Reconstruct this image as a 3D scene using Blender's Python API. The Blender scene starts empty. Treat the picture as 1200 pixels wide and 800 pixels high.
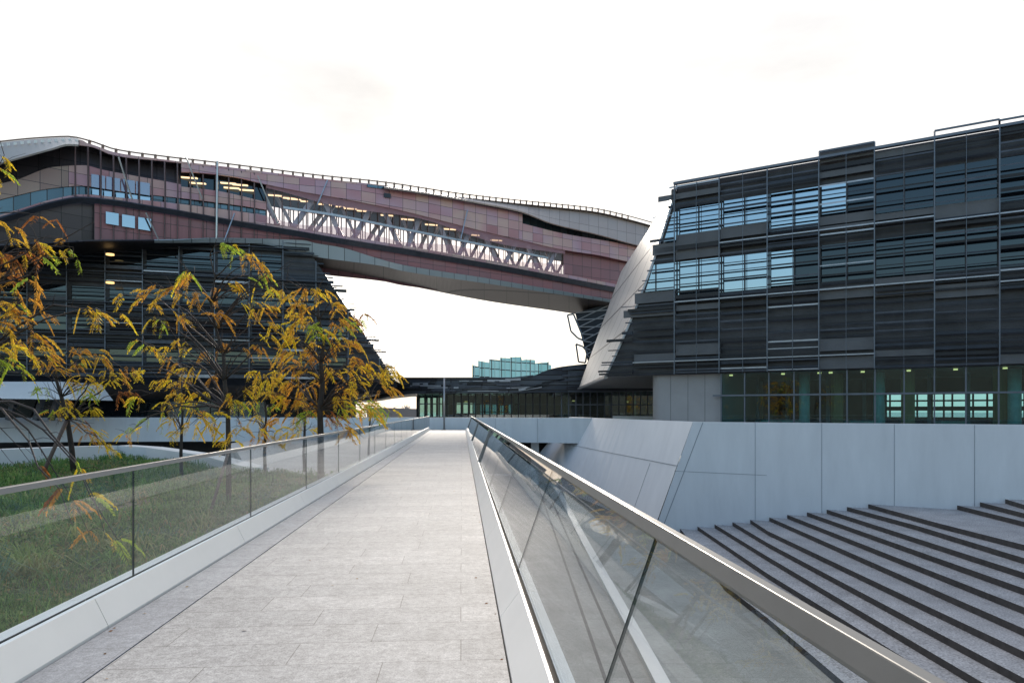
import bpy, math, random
import numpy as np
from mathutils import Vector
random.seed(7); rng = np.random.default_rng(7)
S = bpy.context.scene
COL = S.collection
R = math.radians
EYE, HZ, FPX, CX = 1.6, 481.0, 800.0, 600.0
def W(px, D):                       # plan position of a bearing at a distance
    return ((px-CX)/FPX*D, D)
def P(px, py, D):
    return Vector(((px-CX)/FPX*D, D, EYE+(HZ-py)/FPX*D))
TH = math.atan(59/800.0); CT, ST = math.cos(TH), math.sin(TH)
def RP(u, v, z): return Vector((u*CT-v*ST, u*ST+v*CT, z))   # footbridge coordinates

# ------------------------------------------------------------------ materials
MATS = {}
def nt(name):
    m = bpy.data.materials.new(name); m.use_nodes = True
    n = m.node_tree; n.nodes.clear()
    o = n.nodes.new('ShaderNodeOutputMaterial')
    MATS[name] = m
    return m, n, o
def N(n, t, **kw):
    x = n.nodes.new(t)
    for k, v in kw.items():
        if k.startswith('i_'): x.inputs[k[2:].replace('_', ' ')].default_value = v
        else: setattr(x, k, v)
    return x
def c4(c): return (c[0], c[1], c[2], 1)
def mat(name, c, rough=.6, metal=0, var=.15, scale=3, bump=0, bscale=40, spec=.5, stretch=(1,1,1), c2=None, fine=0, coord='Object'):
    m, n, o = nt(name); L = n.links
    b = N(n, 'ShaderNodeBsdfPrincipled'); L.new(b.outputs[0], o.inputs[0])
    b.inputs['Roughness'].default_value = rough; b.inputs['Metallic'].default_value = metal
    b.inputs['Specular IOR Level'].default_value = spec
    tc = N(n, 'ShaderNodeTexCoord'); mp = N(n, 'ShaderNodeMapping'); mp.inputs['Scale'].default_value = stretch
    L.new(tc.outputs[coord], mp.inputs[0])
    nz = N(n, 'ShaderNodeTexNoise'); nz.inputs['Scale'].default_value = scale; nz.inputs['Detail'].default_value = 8; nz.inputs['Roughness'].default_value = .62
    L.new(mp.outputs[0], nz.inputs['Vector'])
    cr = N(n, 'ShaderNodeValToRGB'); e = cr.color_ramp.elements
    e[0].position = .3; e[1].position = .7
    a = [x*(1-var) for x in c]; z = [min(1, x*(1+var)) for x in (c2 or c)]
    e[0].color = c4(a); e[1].color = c4(z)
    L.new(nz.outputs['Fac'], cr.inputs[0])
    out = cr.outputs[0]
    if fine:
        n2 = N(n, 'ShaderNodeTexNoise'); n2.inputs['Scale'].default_value = bscale*2; n2.inputs['Detail'].default_value = 3
        L.new(mp.outputs[0], n2.inputs['Vector'])
        r2 = N(n, 'ShaderNodeMapRange'); r2.inputs['From Min'].default_value = .3; r2.inputs['From Max'].default_value = .7
        r2.inputs['To Min'].default_value = 1-fine; r2.inputs['To Max'].default_value = 1+fine
        L.new(n2.outputs['Fac'], r2.inputs[0])
        mx = N(n, 'ShaderNodeVectorMath', operation='SCALE'); L.new(out, mx.inputs[0]); L.new(r2.outputs[0], mx.inputs['Scale']); out = mx.outputs[0]
    L.new(out, b.inputs['Base Color'])
    if bump:
        n3 = N(n, 'ShaderNodeTexNoise'); n3.inputs['Scale'].default_value = bscale; n3.inputs['Detail'].default_value = 5
        L.new(mp.outputs[0], n3.inputs['Vector'])
        bm = N(n, 'ShaderNodeBump'); bm.inputs['Strength'].default_value = bump; bm.inputs['Distance'].default_value = .02
        L.new(n3.outputs['Fac'], bm.inputs['Height']); L.new(bm.outputs[0], b.inputs['Normal'])
    return m
def glass(name, tint=(1,1,1), ior=1.5, rough=0.0, refl=0.0, dark=None):
    """thin pane: fresnel mirror over a clear (or dark) layer"""
    m, n, o = nt(name); L = n.links
    ge = N(n, 'ShaderNodeNewGeometry'); dp = N(n, 'ShaderNodeVectorMath', operation='DOT_PRODUCT')
    L.new(ge.outputs['Incoming'], dp.inputs[0]); L.new(ge.outputs['Normal'], dp.inputs[1])
    ab = N(n, 'ShaderNodeMath', operation='ABSOLUTE'); L.new(dp.outputs['Value'], ab.inputs[0])
    iv = N(n, 'ShaderNodeMath', operation='SUBTRACT'); iv.inputs[0].default_value = 1; L.new(ab.outputs[0], iv.inputs[1])
    pw = N(n, 'ShaderNodeMath', operation='POWER'); L.new(iv.outputs[0], pw.inputs[0]); pw.inputs[1].default_value = 5
    r0 = ((ior-1)/(ior+1))**2
    f = N(n, 'ShaderNodeMath', operation='MULTIPLY_ADD'); L.new(pw.outputs[0], f.inputs[0]); f.inputs[1].default_value = 1-r0; f.inputs[2].default_value = r0
    fac = f.outputs[0]
    if refl:
        mr = N(n, 'ShaderNodeMapRange'); mr.inputs['To Min'].default_value = refl; L.new(fac, mr.inputs[0]); fac = mr.outputs[0]
    g = N(n, 'ShaderNodeBsdfGlossy'); g.inputs['Roughness'].default_value = rough
    if dark: g.inputs['Color'].default_value = (.70,.88,1,1)
    if dark: t = N(n, 'ShaderNodeBsdfDiffuse'); t.inputs[0].default_value = c4(dark)
    else: t = N(n, 'ShaderNodeBsdfTransparent'); t.inputs[0].default_value = c4(tint)
    x = N(n, 'ShaderNodeMixShader'); L.new(fac, x.inputs[0]); L.new(t.outputs[0], x.inputs[1]); L.new(g.outputs[0], x.inputs[2])
    L.new(x.outputs[0], o.inputs[0])
    return m
def emit(name, c, s):
    m, n, o = nt(name); e = N(n, 'ShaderNodeEmission'); e.inputs[0].default_value = c4(c); e.inputs[1].default_value = s
    n.links.new(e.outputs[0], o.inputs[0]); return m
def panelled(name, cols, uw=2.4, vw=1.3, rough=.35, metal=.3, seam=.04, spec=.5, vseam=True, soft=0):
    """cladding of separate sheets, each with its own tint (UV in metres)"""
    m, n, o = nt(name); L = n.links
    b = N(n, 'ShaderNodeBsdfPrincipled'); L.new(b.outputs[0], o.inputs[0])
    b.inputs['Roughness'].default_value = rough; b.inputs['Metallic'].default_value = metal; b.inputs['Specular IOR Level'].default_value = spec
    uv = N(n, 'ShaderNodeUVMap'); sp = N(n, 'ShaderNodeSeparateXYZ'); L.new(uv.outputs[0], sp.inputs[0])
    def cell(sock, w):
        d = N(n, 'ShaderNodeMath', operation='DIVIDE'); L.new(sock, d.inputs[0]); d.inputs[1].default_value = w
        fl = N(n, 'ShaderNodeMath', operation='FLOOR'); L.new(d.outputs[0], fl.inputs[0])
        fr = N(n, 'ShaderNodeMath', operation='FRACT'); L.new(d.outputs[0], fr.inputs[0])
        lt = N(n, 'ShaderNodeMath', operation='LESS_THAN'); L.new(fr.outputs[0], lt.inputs[0]); lt.inputs[1].default_value = seam/w
        return fl.outputs[0], lt.outputs[0]
    cu, su = cell(sp.outputs[0], uw); cv, sv = cell(sp.outputs[1], vw)
    cb = N(n, 'ShaderNodeCombineXYZ'); L.new(cu, cb.inputs[0]); L.new(cv, cb.inputs[1])
    wn = N(n, 'ShaderNodeTexWhiteNoise', noise_dimensions='3D'); L.new(cb.outputs[0], wn.inputs['Vector'])
    nz = N(n, 'ShaderNodeTexNoise'); nz.inputs['Scale'].default_value = .12; L.new(uv.outputs[0], nz.inputs['Vector'])
    ad = N(n, 'ShaderNodeMix', data_type='FLOAT'); ad.inputs[0].default_value = .72; L.new(wn.outputs['Value'], ad.inputs[2]); L.new(nz.outputs['Fac'], ad.inputs[3])
    cr = N(n, 'ShaderNodeValToRGB'); e = cr.color_ramp.elements
    while len(e) < len(cols): e.new(.5)
    for i, c in enumerate(cols): e[i].position = .25+.5*i/(len(cols)-1); e[i].color = c4(c)
    L.new(ad.outputs[0], cr.inputs[0])
    mxx = N(n, 'ShaderNodeMath', operation='MAXIMUM'); L.new(su, mxx.inputs[0])
    if vseam: L.new(sv, mxx.inputs[1])
    k = N(n, 'ShaderNodeMix', data_type='RGBA'); L.new(mxx.outputs[0], k.inputs[0]); L.new(cr.outputs[0], k.inputs[6]); k.inputs[7].default_value = (.02,.018,.02,1)
    L.new(k.outputs[2], b.inputs['Base Color'])
    return m

M = {}
M['kerb'] = mat('kerb_paint', (.74,.71,.665), .38, 0, .035, 1.5, bump=.05, bscale=300)
M['kerbtop'] = mat('kerb_top_paint', (.72,.76,.77), .35, 0, .04, 2)
M['steel'] = mat('brushed_steel', (.42,.41,.40), .30, .85, .05, 6, stretch=(1,.05,1))
M['railside'] = mat('satin_rail', (.24,.235,.225), .42, .6, .06, 5)
M['darkgap'] = mat('dark_gap', (.02,.02,.02), .9)
M['seal'] = mat('rubber_seal', (.16,.12,.10), .7)
M['glass'] = glass('clear_glass', (.975,.985,.978), 1.5)
M['glassedge'] = mat('glass_edge', (.02,.035,.03), .3, 0, .1)
M['wall'] = mat('white_concrete', (.63,.635,.64), .62, 0, .055, 1.1, stretch=(1,1,.22), bump=.08, bscale=60, c2=(.65,.655,.66), fine=.015)
M['wall_incline_lit'] = mat('white_concrete_sky_lit', (.74,.74,.745), .6, 0, .05, .9, stretch=(1,1,.25), bump=.08, bscale=60)  # lighter copy of the concrete; sky light on the slope put into colour
M['seam'] = mat('panel_seam', (.22,.23,.25), .8)
M['tread'] = mat('granite_tread', (.29,.288,.295), .7, 0, .16, 1.2, bump=.25, bscale=11, fine=.5, c2=(.32,.315,.32))
M['riser'] = mat('dark_granite_riser', (.065,.06,.058), .8, 0, .3, 5, spec=.2)
M['core'] = mat('core_concrete', (.33,.31,.30), .6, 0, .08, .6)
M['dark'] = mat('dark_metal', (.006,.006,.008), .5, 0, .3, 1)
M['dark2'] = mat('dark_blue_louvre', (.020,.026,.038), .4, .3, .3, 2)
M['mid'] = mat('graphite_louvre', (.06,.065,.08), .38, .5, .25, 2)
M['light'] = mat('pale_louvre', (.33,.34,.37), .35, .7, .15, 2)
M['spandrel'] = mat('grey_spandrel', (.028,.028,.032), .5, .1, .35, .5, c2=(.045,.045,.05))
M['greymesh'] = mat('grey_mesh_panel', (.10,.10,.105), .5, .1, .15, .8)
M['soffit'] = mat('soffit_panel', (.14,.14,.14), .55, 0, .12, .5)
M['mull'] = mat('aluminium_mullion', (.13,.145,.17), .42, .5, .12, 3)
M['winglass'] = glass('sky_reflecting_glass', ior=1.6, refl=.42, rough=.02, dark=(.008,.012,.016))
M['darkglass'] = glass('dark_office_glass', ior=1.45, refl=.025, rough=.02, dark=(.008,.010,.013))
M['shopglass'] = glass('green_tinted_glass', (.56,.84,.86), 1.5, refl=.07)
M['wood'] = mat('wood_column', (.42,.21,.08), .5, 0, .2, 2, stretch=(6,6,.4))
M['palecol'] = mat('pale_column', (.50,.60,.57), .5)
M['interior'] = mat('interior_dark', (.018,.030,.030), .8)
M['intfloor'] = mat('interior_floor', (.05,.08,.085), .25)
M['teal'] = panelled('teal_glazing', [(.03,.05,.06),(.05,.09,.11),(.10,.16,.19),(.04,.07,.09)], 1.1, 4, .12, .6, .07, 1)
M['paleteal'] = panelled('pale_fascia', [(.30,.35,.37),(.38,.43,.45),(.33,.38,.40)], 1.5, 5, .3, .3, .05)
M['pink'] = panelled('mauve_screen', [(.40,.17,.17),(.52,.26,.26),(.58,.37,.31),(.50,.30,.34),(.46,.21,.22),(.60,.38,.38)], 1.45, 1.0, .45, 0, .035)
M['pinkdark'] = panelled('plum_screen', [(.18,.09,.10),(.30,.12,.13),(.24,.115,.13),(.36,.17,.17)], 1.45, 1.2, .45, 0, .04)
M['brownscr'] = panelled('bronze_screen', [(.22,.14,.12),(.32,.21,.17),(.38,.27,.21),(.26,.17,.14)], 1.45, 1.4, .45, 0, .04)
M['graphfascia'] = panelled('graphite_fascia', [(.035,.030,.034),(.06,.05,.055),(.09,.075,.08)], 1.45, 1.1, .4, .3, .05)
M['taupe'] = panelled('taupe_eave', [(.38,.29,.26),(.46,.36,.32),(.42,.34,.31)], 1.5, 1.6, .45, 0, .03)
M['palecanopy'] = mat('pale_canopy_metal', (.46,.42,.39), .42, .2, .1, .3)
M['bsoffit'] = panelled('bronze_soffit', [(.15,.13,.12),(.18,.155,.14),(.20,.175,.16)], 3.0, 2.2, .5, .2, .05)
M['darkwall'] = mat('dark_green_wall', (.022,.03,.028), .6, 0, .5, .15)
M['ceil'] = mat('bridge_ceiling', (.07,.045,.04), .7)
M['truss'] = mat('truss_paint', (.50,.46,.50), .45, .2, .1)
M['brownmull'] = mat('brown_mullion', (.14,.09,.09), .5, .1)
M['clearpane'] = glass('bridge_glass', (.93,.88,.90), 1.5, refl=.02)
M['brass'] = mat('bronze_rail', (.20,.13,.10), .45, .5, .15)
M['lamp'] = emit('warm_lamp', (1,.72,.42), .95)
M['lampdim'] = emit('spot_lamp', (1,.62,.25), 1.0)
M['bark'] = mat('bark', (.045,.033,.026), .85, 0, .35, 9, bump=.6, bscale=30)
M['twig'] = mat('twig_bark', (.06,.042,.036), .8, 0, .35, 9)
M['stake'] = mat('timber_stake', (.13,.09,.07), .8, 0, .3, 8, stretch=(4,4,.5))
M['soil'] = mat('lawn_soil', (.018,.022,.010), .95, 0, .45, 1.3, bump=1, bscale=14, c2=(.04,.045,.02), fine=.3)
M['pavement'] = mat('pale_paving', (.46,.45,.43), .7, 0, .08, .7, bump=.1)
M['planter'] = mat('planter_white', (.68,.68,.66), .5, 0, .05, .8)
M['gravel'] = mat('gravel', (.11,.10,.08), .95, 0, .4, 9, bump=1, bscale=25, fine=.5)
M['ground'] = None
M['tower'] = panelled('hazed_tower_glass', [(.34,.66,.62),(.42,.74,.70),(.50,.80,.76),(.38,.70,.68)], 6.0, 4.5, .35, .0, .5)  # tints lightened so that distance haze sits in the colour
M['podfascia'] = panelled('podium_louvres', [(.025,.028,.035),(.045,.05,.06),(.09,.10,.115),(.03,.035,.045),(.035,.035,.045)], 6.5, .55, .4, .5, .12)
M['podglass'] = glass('podium_glass', (.42,.60,.58), 1.5, refl=.14)

# footbridge paving: rows of long slabs laid across, staggered
def paving(name, c1, c2, mortar, bw, rh, ms=.006, off=.45, fine=.12, bscale=90, patch=.12, rough=.75):
    m, n, o = nt(name); L = n.links
    b = N(n, 'ShaderNodeBsdfPrincipled'); L.new(b.outputs[0], o.inputs[0]); b.inputs['Roughness'].default_value = rough
    tc = N(n, 'ShaderNodeTexCoord')
    dn = N(n, 'ShaderNodeTexNoise'); dn.inputs['Scale'].default_value = 2.5; L.new(tc.outputs['Object'], dn.inputs['Vector'])
    ds = N(n, 'ShaderNodeVectorMath', operation='SCALE'); L.new(dn.outputs['Color'], ds.inputs[0]); ds.inputs['Scale'].default_value = .012
    da = N(n, 'ShaderNodeVectorMath', operation='ADD'); L.new(tc.outputs['Object'], da.inputs[0]); L.new(ds.outputs[0], da.inputs[1])
    br = N(n, 'ShaderNodeTexBrick', offset=off, squash=1.25, squash_frequency=3); L.new(da.outputs[0], br.inputs['Vector'])
    for k, v in (('Scale', 1), ('Mortar Size', ms), ('Mortar Smooth', .2), ('Bias', 0), ('Brick Width', bw), ('Row Height', rh)): br.inputs[k].default_value = v
    br.inputs['Color1'].default_value = c4(c1); br.inputs['Color2'].default_value = c4(c2); br.inputs['Mortar'].default_value = c4(mortar)
    acc = br.outputs['Color']
    for sc, amt, det in ((bscale, fine*1.3, 3), (24, fine*.9, 4), (.9, patch, 6), (7, fine*.7, 6)):
        z = N(n, 'ShaderNodeTexNoise'); z.inputs['Scale'].default_value = sc; z.inputs['Detail'].default_value = det; z.inputs['Roughness'].default_value = .65
        L.new(tc.outputs['Object'], z.inputs['Vector'])
        r = N(n, 'ShaderNodeMapRange'); r.inputs['From Min'].default_value = .3; r.inputs['From Max'].default_value = .7
        r.inputs['To Min'].default_value = 1-amt; r.inputs['To Max'].default_value = 1+amt; L.new(z.outputs['Fac'], r.inputs[0])
        s = N(n, 'ShaderNodeVectorMath', operation='SCALE'); L.new(acc, s.inputs[0]); L.new(r.outputs[0], s.inputs['Scale']); acc = s.outputs[0]
    L.new(acc, b.inputs['Base Color'])
    bm = N(n, 'ShaderNodeBump'); bm.inputs['Strength'].default_value = .35; bm.inputs['Distance'].default_value = .006
    iv = N(n, 'ShaderNodeMath', operation='SUBTRACT'); iv.inputs[0].default_value = 1; L.new(br.outputs['Fac'], iv.inputs[1])
    z = N(n, 'ShaderNodeTexNoise'); z.inputs['Scale'].default_value = 45; z.inputs['Detail'].default_value = 6; L.new(tc.outputs['Object'], z.inputs['Vector'])
    av = N(n, 'ShaderNodeMath', operation='MULTIPLY_ADD'); L.new(z.outputs['Fac'], av.inputs[0]); av.inputs[1].default_value = .5; L.new(iv.outputs[0], av.inputs[2])
    L.new(av.outputs[0], bm.inputs['Height']); L.new(bm.outputs[0], b.inputs['Normal'])
    return m
M['deck'] = paving('granite_slabs', (.285,.275,.265), (.345,.33,.315), (.15,.14,.13), 1.1, .40, .0035, patch=.10, fine=.30, rough=.72)
M['strip'] = paving('granite_edge_slabs', (.24,.245,.26), (.27,.275,.285), (.15,.15,.155), .9, 1.2, .003, off=0, fine=.25, rough=.72)
M['ground'] = paving('plaza_slabs', (.24,.245,.225), (.28,.28,.26), (.15,.15,.14), 1.8, .9, .006, fine=.18, bscale=30, patch=.22)

# ------------------------------------------------------------------ mesh helpers
class MB:
    def __init__(s): s.v = []; s.f = []; s.m = []; s.uv = []
    def quad(s, a, b, c, d, mi=0, uv=None):
        i = len(s.v); s.v += [tuple(a), tuple(b), tuple(c), tuple(d)]; s.f.append((i, i+1, i+2, i+3)); s.m.append(mi); s.uv.append(uv or [(0,0)]*4)
    def poly(s, pts, mi=0):
        i = len(s.v); s.v += [tuple(p) for p in pts]; s.f.append(tuple(range(i, i+len(pts)))); s.m.append(mi); s.uv.append([(0,0)]*len(pts))
    def prism(s, poly, z0, z1, mi=0, side=None):      # poly: plan points; z0/z1 numbers or lists
        n = len(poly); zz = lambda z, i: z[i] if isinstance(z, (list, tuple)) else z
        bot = [(p[0], p[1], zz(z0, i)) for i, p in enumerate(poly)]; top = [(p[0], p[1], zz(z1, i)) for i, p in enumerate(poly)]
        i = len(s.v); s.v += bot+top
        s.f.append(tuple(range(i+n-1, i-1, -1))); s.m.append(mi); s.uv.append([(0,0)]*n)
        s.f.append(tuple(range(i+n, i+2*n))); s.m.append(mi); s.uv.append([(0,0)]*n)
        for k in range(n):
            j = (k+1) % n; s.f.append((i+k, i+j, i+n+j, i+n+k)); s.m.append(mi if side is None else side); s.uv.append([(0,0)]*4)
    def hexa(s, p, mi=0):                              # 8 corners: bottom 4 then top 4
        i = len(s.v); s.v += [tuple(q) for q in p]
        for f in ((3,2,1,0),(4,5,6,7),(0,1,5,4),(1,2,6,5),(2,3,7,6),(3,0,4,7)):
            s.f.append(tuple(i+k for k in f)); s.m.append(mi); s.uv.append([(0,0)]*4)
    def bar(s, a, b, w, h, mi=0, up=Vector((0,0,1))):
        a = Vector(a); b = Vector(b); d = (b-a).normalized()
        x = d.cross(up); x = x.normalized() if x.length > 1e-4 else Vector((1,0,0)); y = x.cross(d)
        q = [(-w/2,-h/2),(w/2,-h/2),(w/2,h/2),(-w/2,h/2)]
        s.hexa([a+x*i+y*j for i, j in q]+[b+x*i+y*j for i, j in q], mi)
    def tube(s, pts, rad, n=6, mi=0):
        rings = []; prev = None
        for k, p in enumerate(pts):
            p = Vector(p); d = (Vector(pts[min(k+1, len(pts)-1)])-Vector(pts[max(k-1, 0)]))
            d = d.normalized() if d.length > 1e-6 else Vector((0,0,1))
            x = d.cross(Vector((.13,.21,.97)) if abs(d.z) < .93 else Vector((1,.1,0))).normalized(); y = d.cross(x)
            r = rad[k] if isinstance(rad, (list, tuple)) else rad
            i = len(s.v); s.v += [tuple(p+x*r*math.cos(2*math.pi*q/n)+y*r*math.sin(2*math.pi*q/n)) for q in range(n)]; rings.append(i)
        for a, b in zip(rings, rings[1:]):
            for q in range(n):
                r2 = (q+1) % n; s.f.append((a+q, a+r2, b+r2, b+q)); s.m.append(mi); s.uv.append([(0,0)]*4)
        s.f.append(tuple(rings[0]+q for q in range(n-1, -1, -1))); s.m.append(mi); s.uv.append([(0,0)]*n)
        s.f.append(tuple(rings[-1]+q for q in range(n))); s.m.append(mi); s.uv.append([(0,0)]*n)
    def build(s, name, mats, parent=None, smooth=False, solid=0, bevel=0, **tags):
        me = bpy.data.meshes.new(name); me.from_pydata(s.v, [], s.f); 
        for x in (mats if isinstance(mats, (list, tuple)) else [mats]): me.materials.append(x)
        me.polygons.foreach_set('material_index', s.m)
        ul = me.uv_layers.new(name='UVMap'); flat = [c for u in s.uv for q in u for c in q]; ul.data.foreach_set('uv', flat)
        if smooth: me.polygons.foreach_set('use_smooth', [True]*len(s.f))
        me.update()
        o = bpy.data.objects.new(name, me); COL.objects.link(o)
        if parent is not None:
            o.parent = parent; o.matrix_parent_inverse = parent.matrix_world.inverted() if False else o.matrix_parent_inverse
            o.location = -Vector(parent.location) if parent.type == 'EMPTY' else (0,0,0)
        if solid:
            q = o.modifiers.new('t', 'SOLIDIFY'); q.thickness = solid; q.offset = 0
        if bevel:
            q = o.modifiers.new('b', 'BEVEL'); q.width = bevel; q.segments = 2; q.limit_method = 'ANGLE'
        tag(o, **tags)
        return o
def tag(o, label=None, cat=None, group=None, kind=None):
    if label: o['label'] = label
    if cat: o['category'] = cat
    if group: o['group'] = group
    if kind: o['kind'] = kind
    return o
def thing(name, label, cat, loc=(0,0,0), group=None):
    o = bpy.data.objects.new(name, None); COL.objects.link(o); o.location = loc; o.empty_display_size = .2
    return tag(o, label, cat, group)
def interp(tab):
    xs = [a for a, b in tab]; ys = [b for a, b in tab]
    ms = []
    for i in range(len(xs)):
        if i == 0: ms.append((ys[1]-ys[0])/(xs[1]-xs[0]))
        elif i == len(xs)-1: ms.append((ys[-1]-ys[-2])/(xs[-1]-xs[-2]))
        else:
            a = (ys[i]-ys[i-1])/(xs[i]-xs[i-1]); b = (ys[i+1]-ys[i])/(xs[i+1]-xs[i])
            ms.append(0 if a*b <= 0 else 2*a*b/(a+b))
    def f(x):
        if x <= xs[0]: return ys[0]+ms[0]*(x-xs[0])
        if x >= xs[-1]: return ys[-1]+ms[-1]*(x-xs[-1])
        i = max(k for k in range(len(xs)-1) if xs[k] <= x); h = xs[i+1]-xs[i]; t = (x-xs[i])/h
        return (2*t**3-3*t*t+1)*ys[i]+(t**3-2*t*t+t)*h*ms[i]+(-2*t**3+3*t*t)*ys[i+1]+(t**3-t*t)*h*ms[i+1]
    return f

# ------------------------------------------------------------------ ground and footbridge
G0 = -4.72
g = MB(); g.quad((-1500,-600,G0),(1500,-600,G0),(1500,2500,G0),(-1500,2500,G0))
g.build('ground', M['ground'], label='grey stone plaza floor at the lower level', kind='structure')

fb = MB(); V0, V1 = -7.0, 57.8
fb.hexa([RP(-2.62,V0,-.75),RP(.30,V0,-.75),RP(.30,V1,-.75),RP(-2.62,V1,-.75),RP(-2.62,V0,-.02),RP(.30,V0,-.02),RP(.30,V1,-.02),RP(-2.62,V1,-.02)], 0)
fb.build('path_slab', M['darkgap'], label='dark structural slab below the footbridge paving', kind='structure')
def ramp_sheet(name, u0, u1, z0, z1, m, label, v0=V0, v1=V1):
    b = MB(); b.hexa([(u0,v0,z0),(u1,v0,z0),(u1,v1,z0),(u0,v1,z0),(u0,v0,z1),(u1,v0,z1),(u1,v1,z1),(u0,v1,z1)])
    o = b.build(name, m, label=label, kind='structure'); o.rotation_euler = (0,0,TH); return o
ramp_sheet('path', -2.218, .285, -.015, 0, M['deck'], 'pale granite walking surface of the footbridge')
ramp_sheet('path', -2.585, -2.232, -.015, 0, M['strip'], 'bluish granite edge strip of the footbridge')

PANEL = 3.2
def balustrade(side):
    if side < 0:
        prof = [(-2.605,.015),(-2.70,.215),(-2.735,.215),(-2.735,.19),(-2.765,.19),(-2.765,.215),(-2.90,.20),(-2.90,-.85),(-2.605,-.85)]
        gb, gt = (-2.75,.19), (-2.75,1.12); rails = (-2.772,-2.728,1.10,1.14)
        t = thing('glass_balustrade', 'upright glass balustrade on a white kerb between the footbridge and the lawn', 'balustrade', RP(-2.75,0,0))
    else:
        prof = [(.297,.012),(.45,.215),(.468,.215),(.468,.19),(.502,.19),(.502,.215),(.585,.20),(.585,-.85),(.297,-.85)]
        gb, gt = (.485,.19), (.805,1.10); rails = (.792,.828,1.068,1.138)
        t = thing('glass_balustrade', 'outward leaning glass balustrade on the plaza side of the footbridge', 'balustrade', RP(.5,0,0))
    # kerb in lengths with a hairline joint
    kb = MB(); ng = len(prof); v = V0-.55
    while v < V1:
        a, b = v+.004, min(v+PANEL-.004, V1)
        i = len(kb.v)
        kb.v += [tuple(RP(p[0],a,p[1])) for p in prof]+[tuple(RP(p[0],b,p[1])) for p in prof]
        for k in range(ng):
            j = (k+1) % ng
            dark = k in (2,3,4)
            kb.f.append((i+k,i+j,i+ng+j,i+ng+k)); kb.m.append(2 if k == 3 else 1 if k in (1,5) else 3 if dark else 0); kb.uv.append([(0,0)]*4)
        kb.f.append(tuple(range(i,i+ng))); kb.m.append(0); kb.uv.append([(0,0)]*ng)
        kb.f.append(tuple(range(i+2*ng-1,i+ng-1,-1))); kb.m.append(0); kb.uv.append([(0,0)]*ng)
        v += PANEL
    kb.build('kerb', [M['kerb'],M['kerbtop'],M['seal'],M['railside']], t)
    r = MB(); a, b, z0, z1 = rails
    r.hexa([RP(a,V0,z0),RP(b,V0,z0),RP(b,V1,z0),RP(a,V1,z0),RP(a,V0,z1),RP(b,V0,z1),RP(b,V1,z1),RP(a,V1,z1)])
    r.build('rail', M['railside'] if side > 0 else M['steel'], t, bevel=.004)
    v = -.45-PANEL*2
    while v < V1-.2:
        a, b = v+.006, min(v+PANEL-.006, V1-.05); th = .006
        p = MB(); p.hexa([RP(gb[0]-th,a,gb[1]),RP(gb[0]+th,a,gb[1]),RP(gb[0]+th,b,gb[1]),RP(gb[0]-th,b,gb[1]),RP(gt[0]-th,a,gt[1]),RP(gt[0]+th,a,gt[1]),RP(gt[0]+th,b,gt[1]),RP(gt[0]-th,b,gt[1])])
        for k, fc in enumerate(p.f): p.m[k] = 1 if k in (2,4) else 0
        p.build('glass_panel', [M['glass'],M['glassedge']], t)
        v += PANEL
    if side > 0:
        for vv in (18.7, 31.9, 54.5):
            q = MB(); q.bar(RP(gb[0]-.03,vv,gb[1]), RP(gt[0]-.02,vv,gt[1]), .07, .05); q.build('post', M['railside'], t)
    return t
balustrade(-1); balustrade(1)

# ------------------------------------------------------------------ walls of the lower plaza
DX, DY = .856, -.517
def G(s, out=0): return (13.28+DX*s-.517*out, 32.8+DY*s-.856*out)
def F(t, out=0): return (13.2+DX*t-.517*out, 43+DY*t-.856*out)
WT = 1.02
def seamv(p, q, zt, zb, parent, w=.018, m='seam'):
    b = MB(); b.bar((p[0],p[1],zb),(q[0],q[1],zt), w, .012, up=Vector((.517,.856,0))); return b.build('panel_joint', M[m], parent)
t = thing('retaining_wall', 'pale blue grey panelled wall above the stone steps', 'wall', (*G(0),0))
b = MB()
a0, a1 = G(-4.62), G(34); c0, c1 = G(-6.70), G(34)
k0, k1 = G(-4.2,-.45), G(34,-.45); d0 = G(-6.2,-.45)
b.hexa([(*c0,G0-.1),(*c1,G0-.1),(*k1,G0-.1),(*d0,G0-.1),(*a0,WT),(*a1,WT),(*k1,WT),(*k0,WT)])
b.build('wall_face', M['wall'], t, bevel=.01)
for px in (885,963,1048,1142,1245):
    q = (px-CX)/FPX; s = (q*32.8-13.28)/(DX-q*DY); p = G(s,.003); seamv(p,p,WT-.01,G0,t)
b = MB(); p0 = G(-5.55,.004); p1 = G(-3.12,.004); z = -1.55
b.bar((*G(-5.60,.003),z),(*G(-1.0,.003),z),.012,.018); b.build('panel_joint', M['seam'], t)
seamv(G(-6.25,.003),G(-4.1,.003),WT-.01,G0+.1,t,.03)

t = thing('sloping_wall', 'white wall sloping back between the footbridge beam and the panelled wall', 'wall', (7.5,40,G0))
T = [Vector((9.32,35.2,WT)), Vector((7.75,45,WT)), Vector((6.5,55,WT)), Vector((5.2,62,WT))]
B = [Vector((7.54,36.27,G0)), Vector((5.8,45.5,G0)), Vector((3.7,55,G0)), Vector((1.0,68,G0))]
def ruled(A, Bq, n, out=0):
    L1 = []; 
    for i in range(n+1):
        u = i/n*(len(A)-1); k = min(int(u), len(A)-2); f = u-k
        L1.append((A[k].lerp(A[k+1], f), Bq[k].lerp(Bq[k+1], f)))
    return L1
b = MB(); L1 = ruled(T, B, 24)
for (a, c), (a2, c2) in zip(L1, L1[1:]):
    b.quad(c, a, a2, c2)
    b.quad(a, a+Vector((.5,.15,0)), a2+Vector((.5,.15,0)), a2)
b.build('wall_face', M['wall_incline_lit'], t)
for f in (.04,.16,.30,.44): pass
b = MB()
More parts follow.
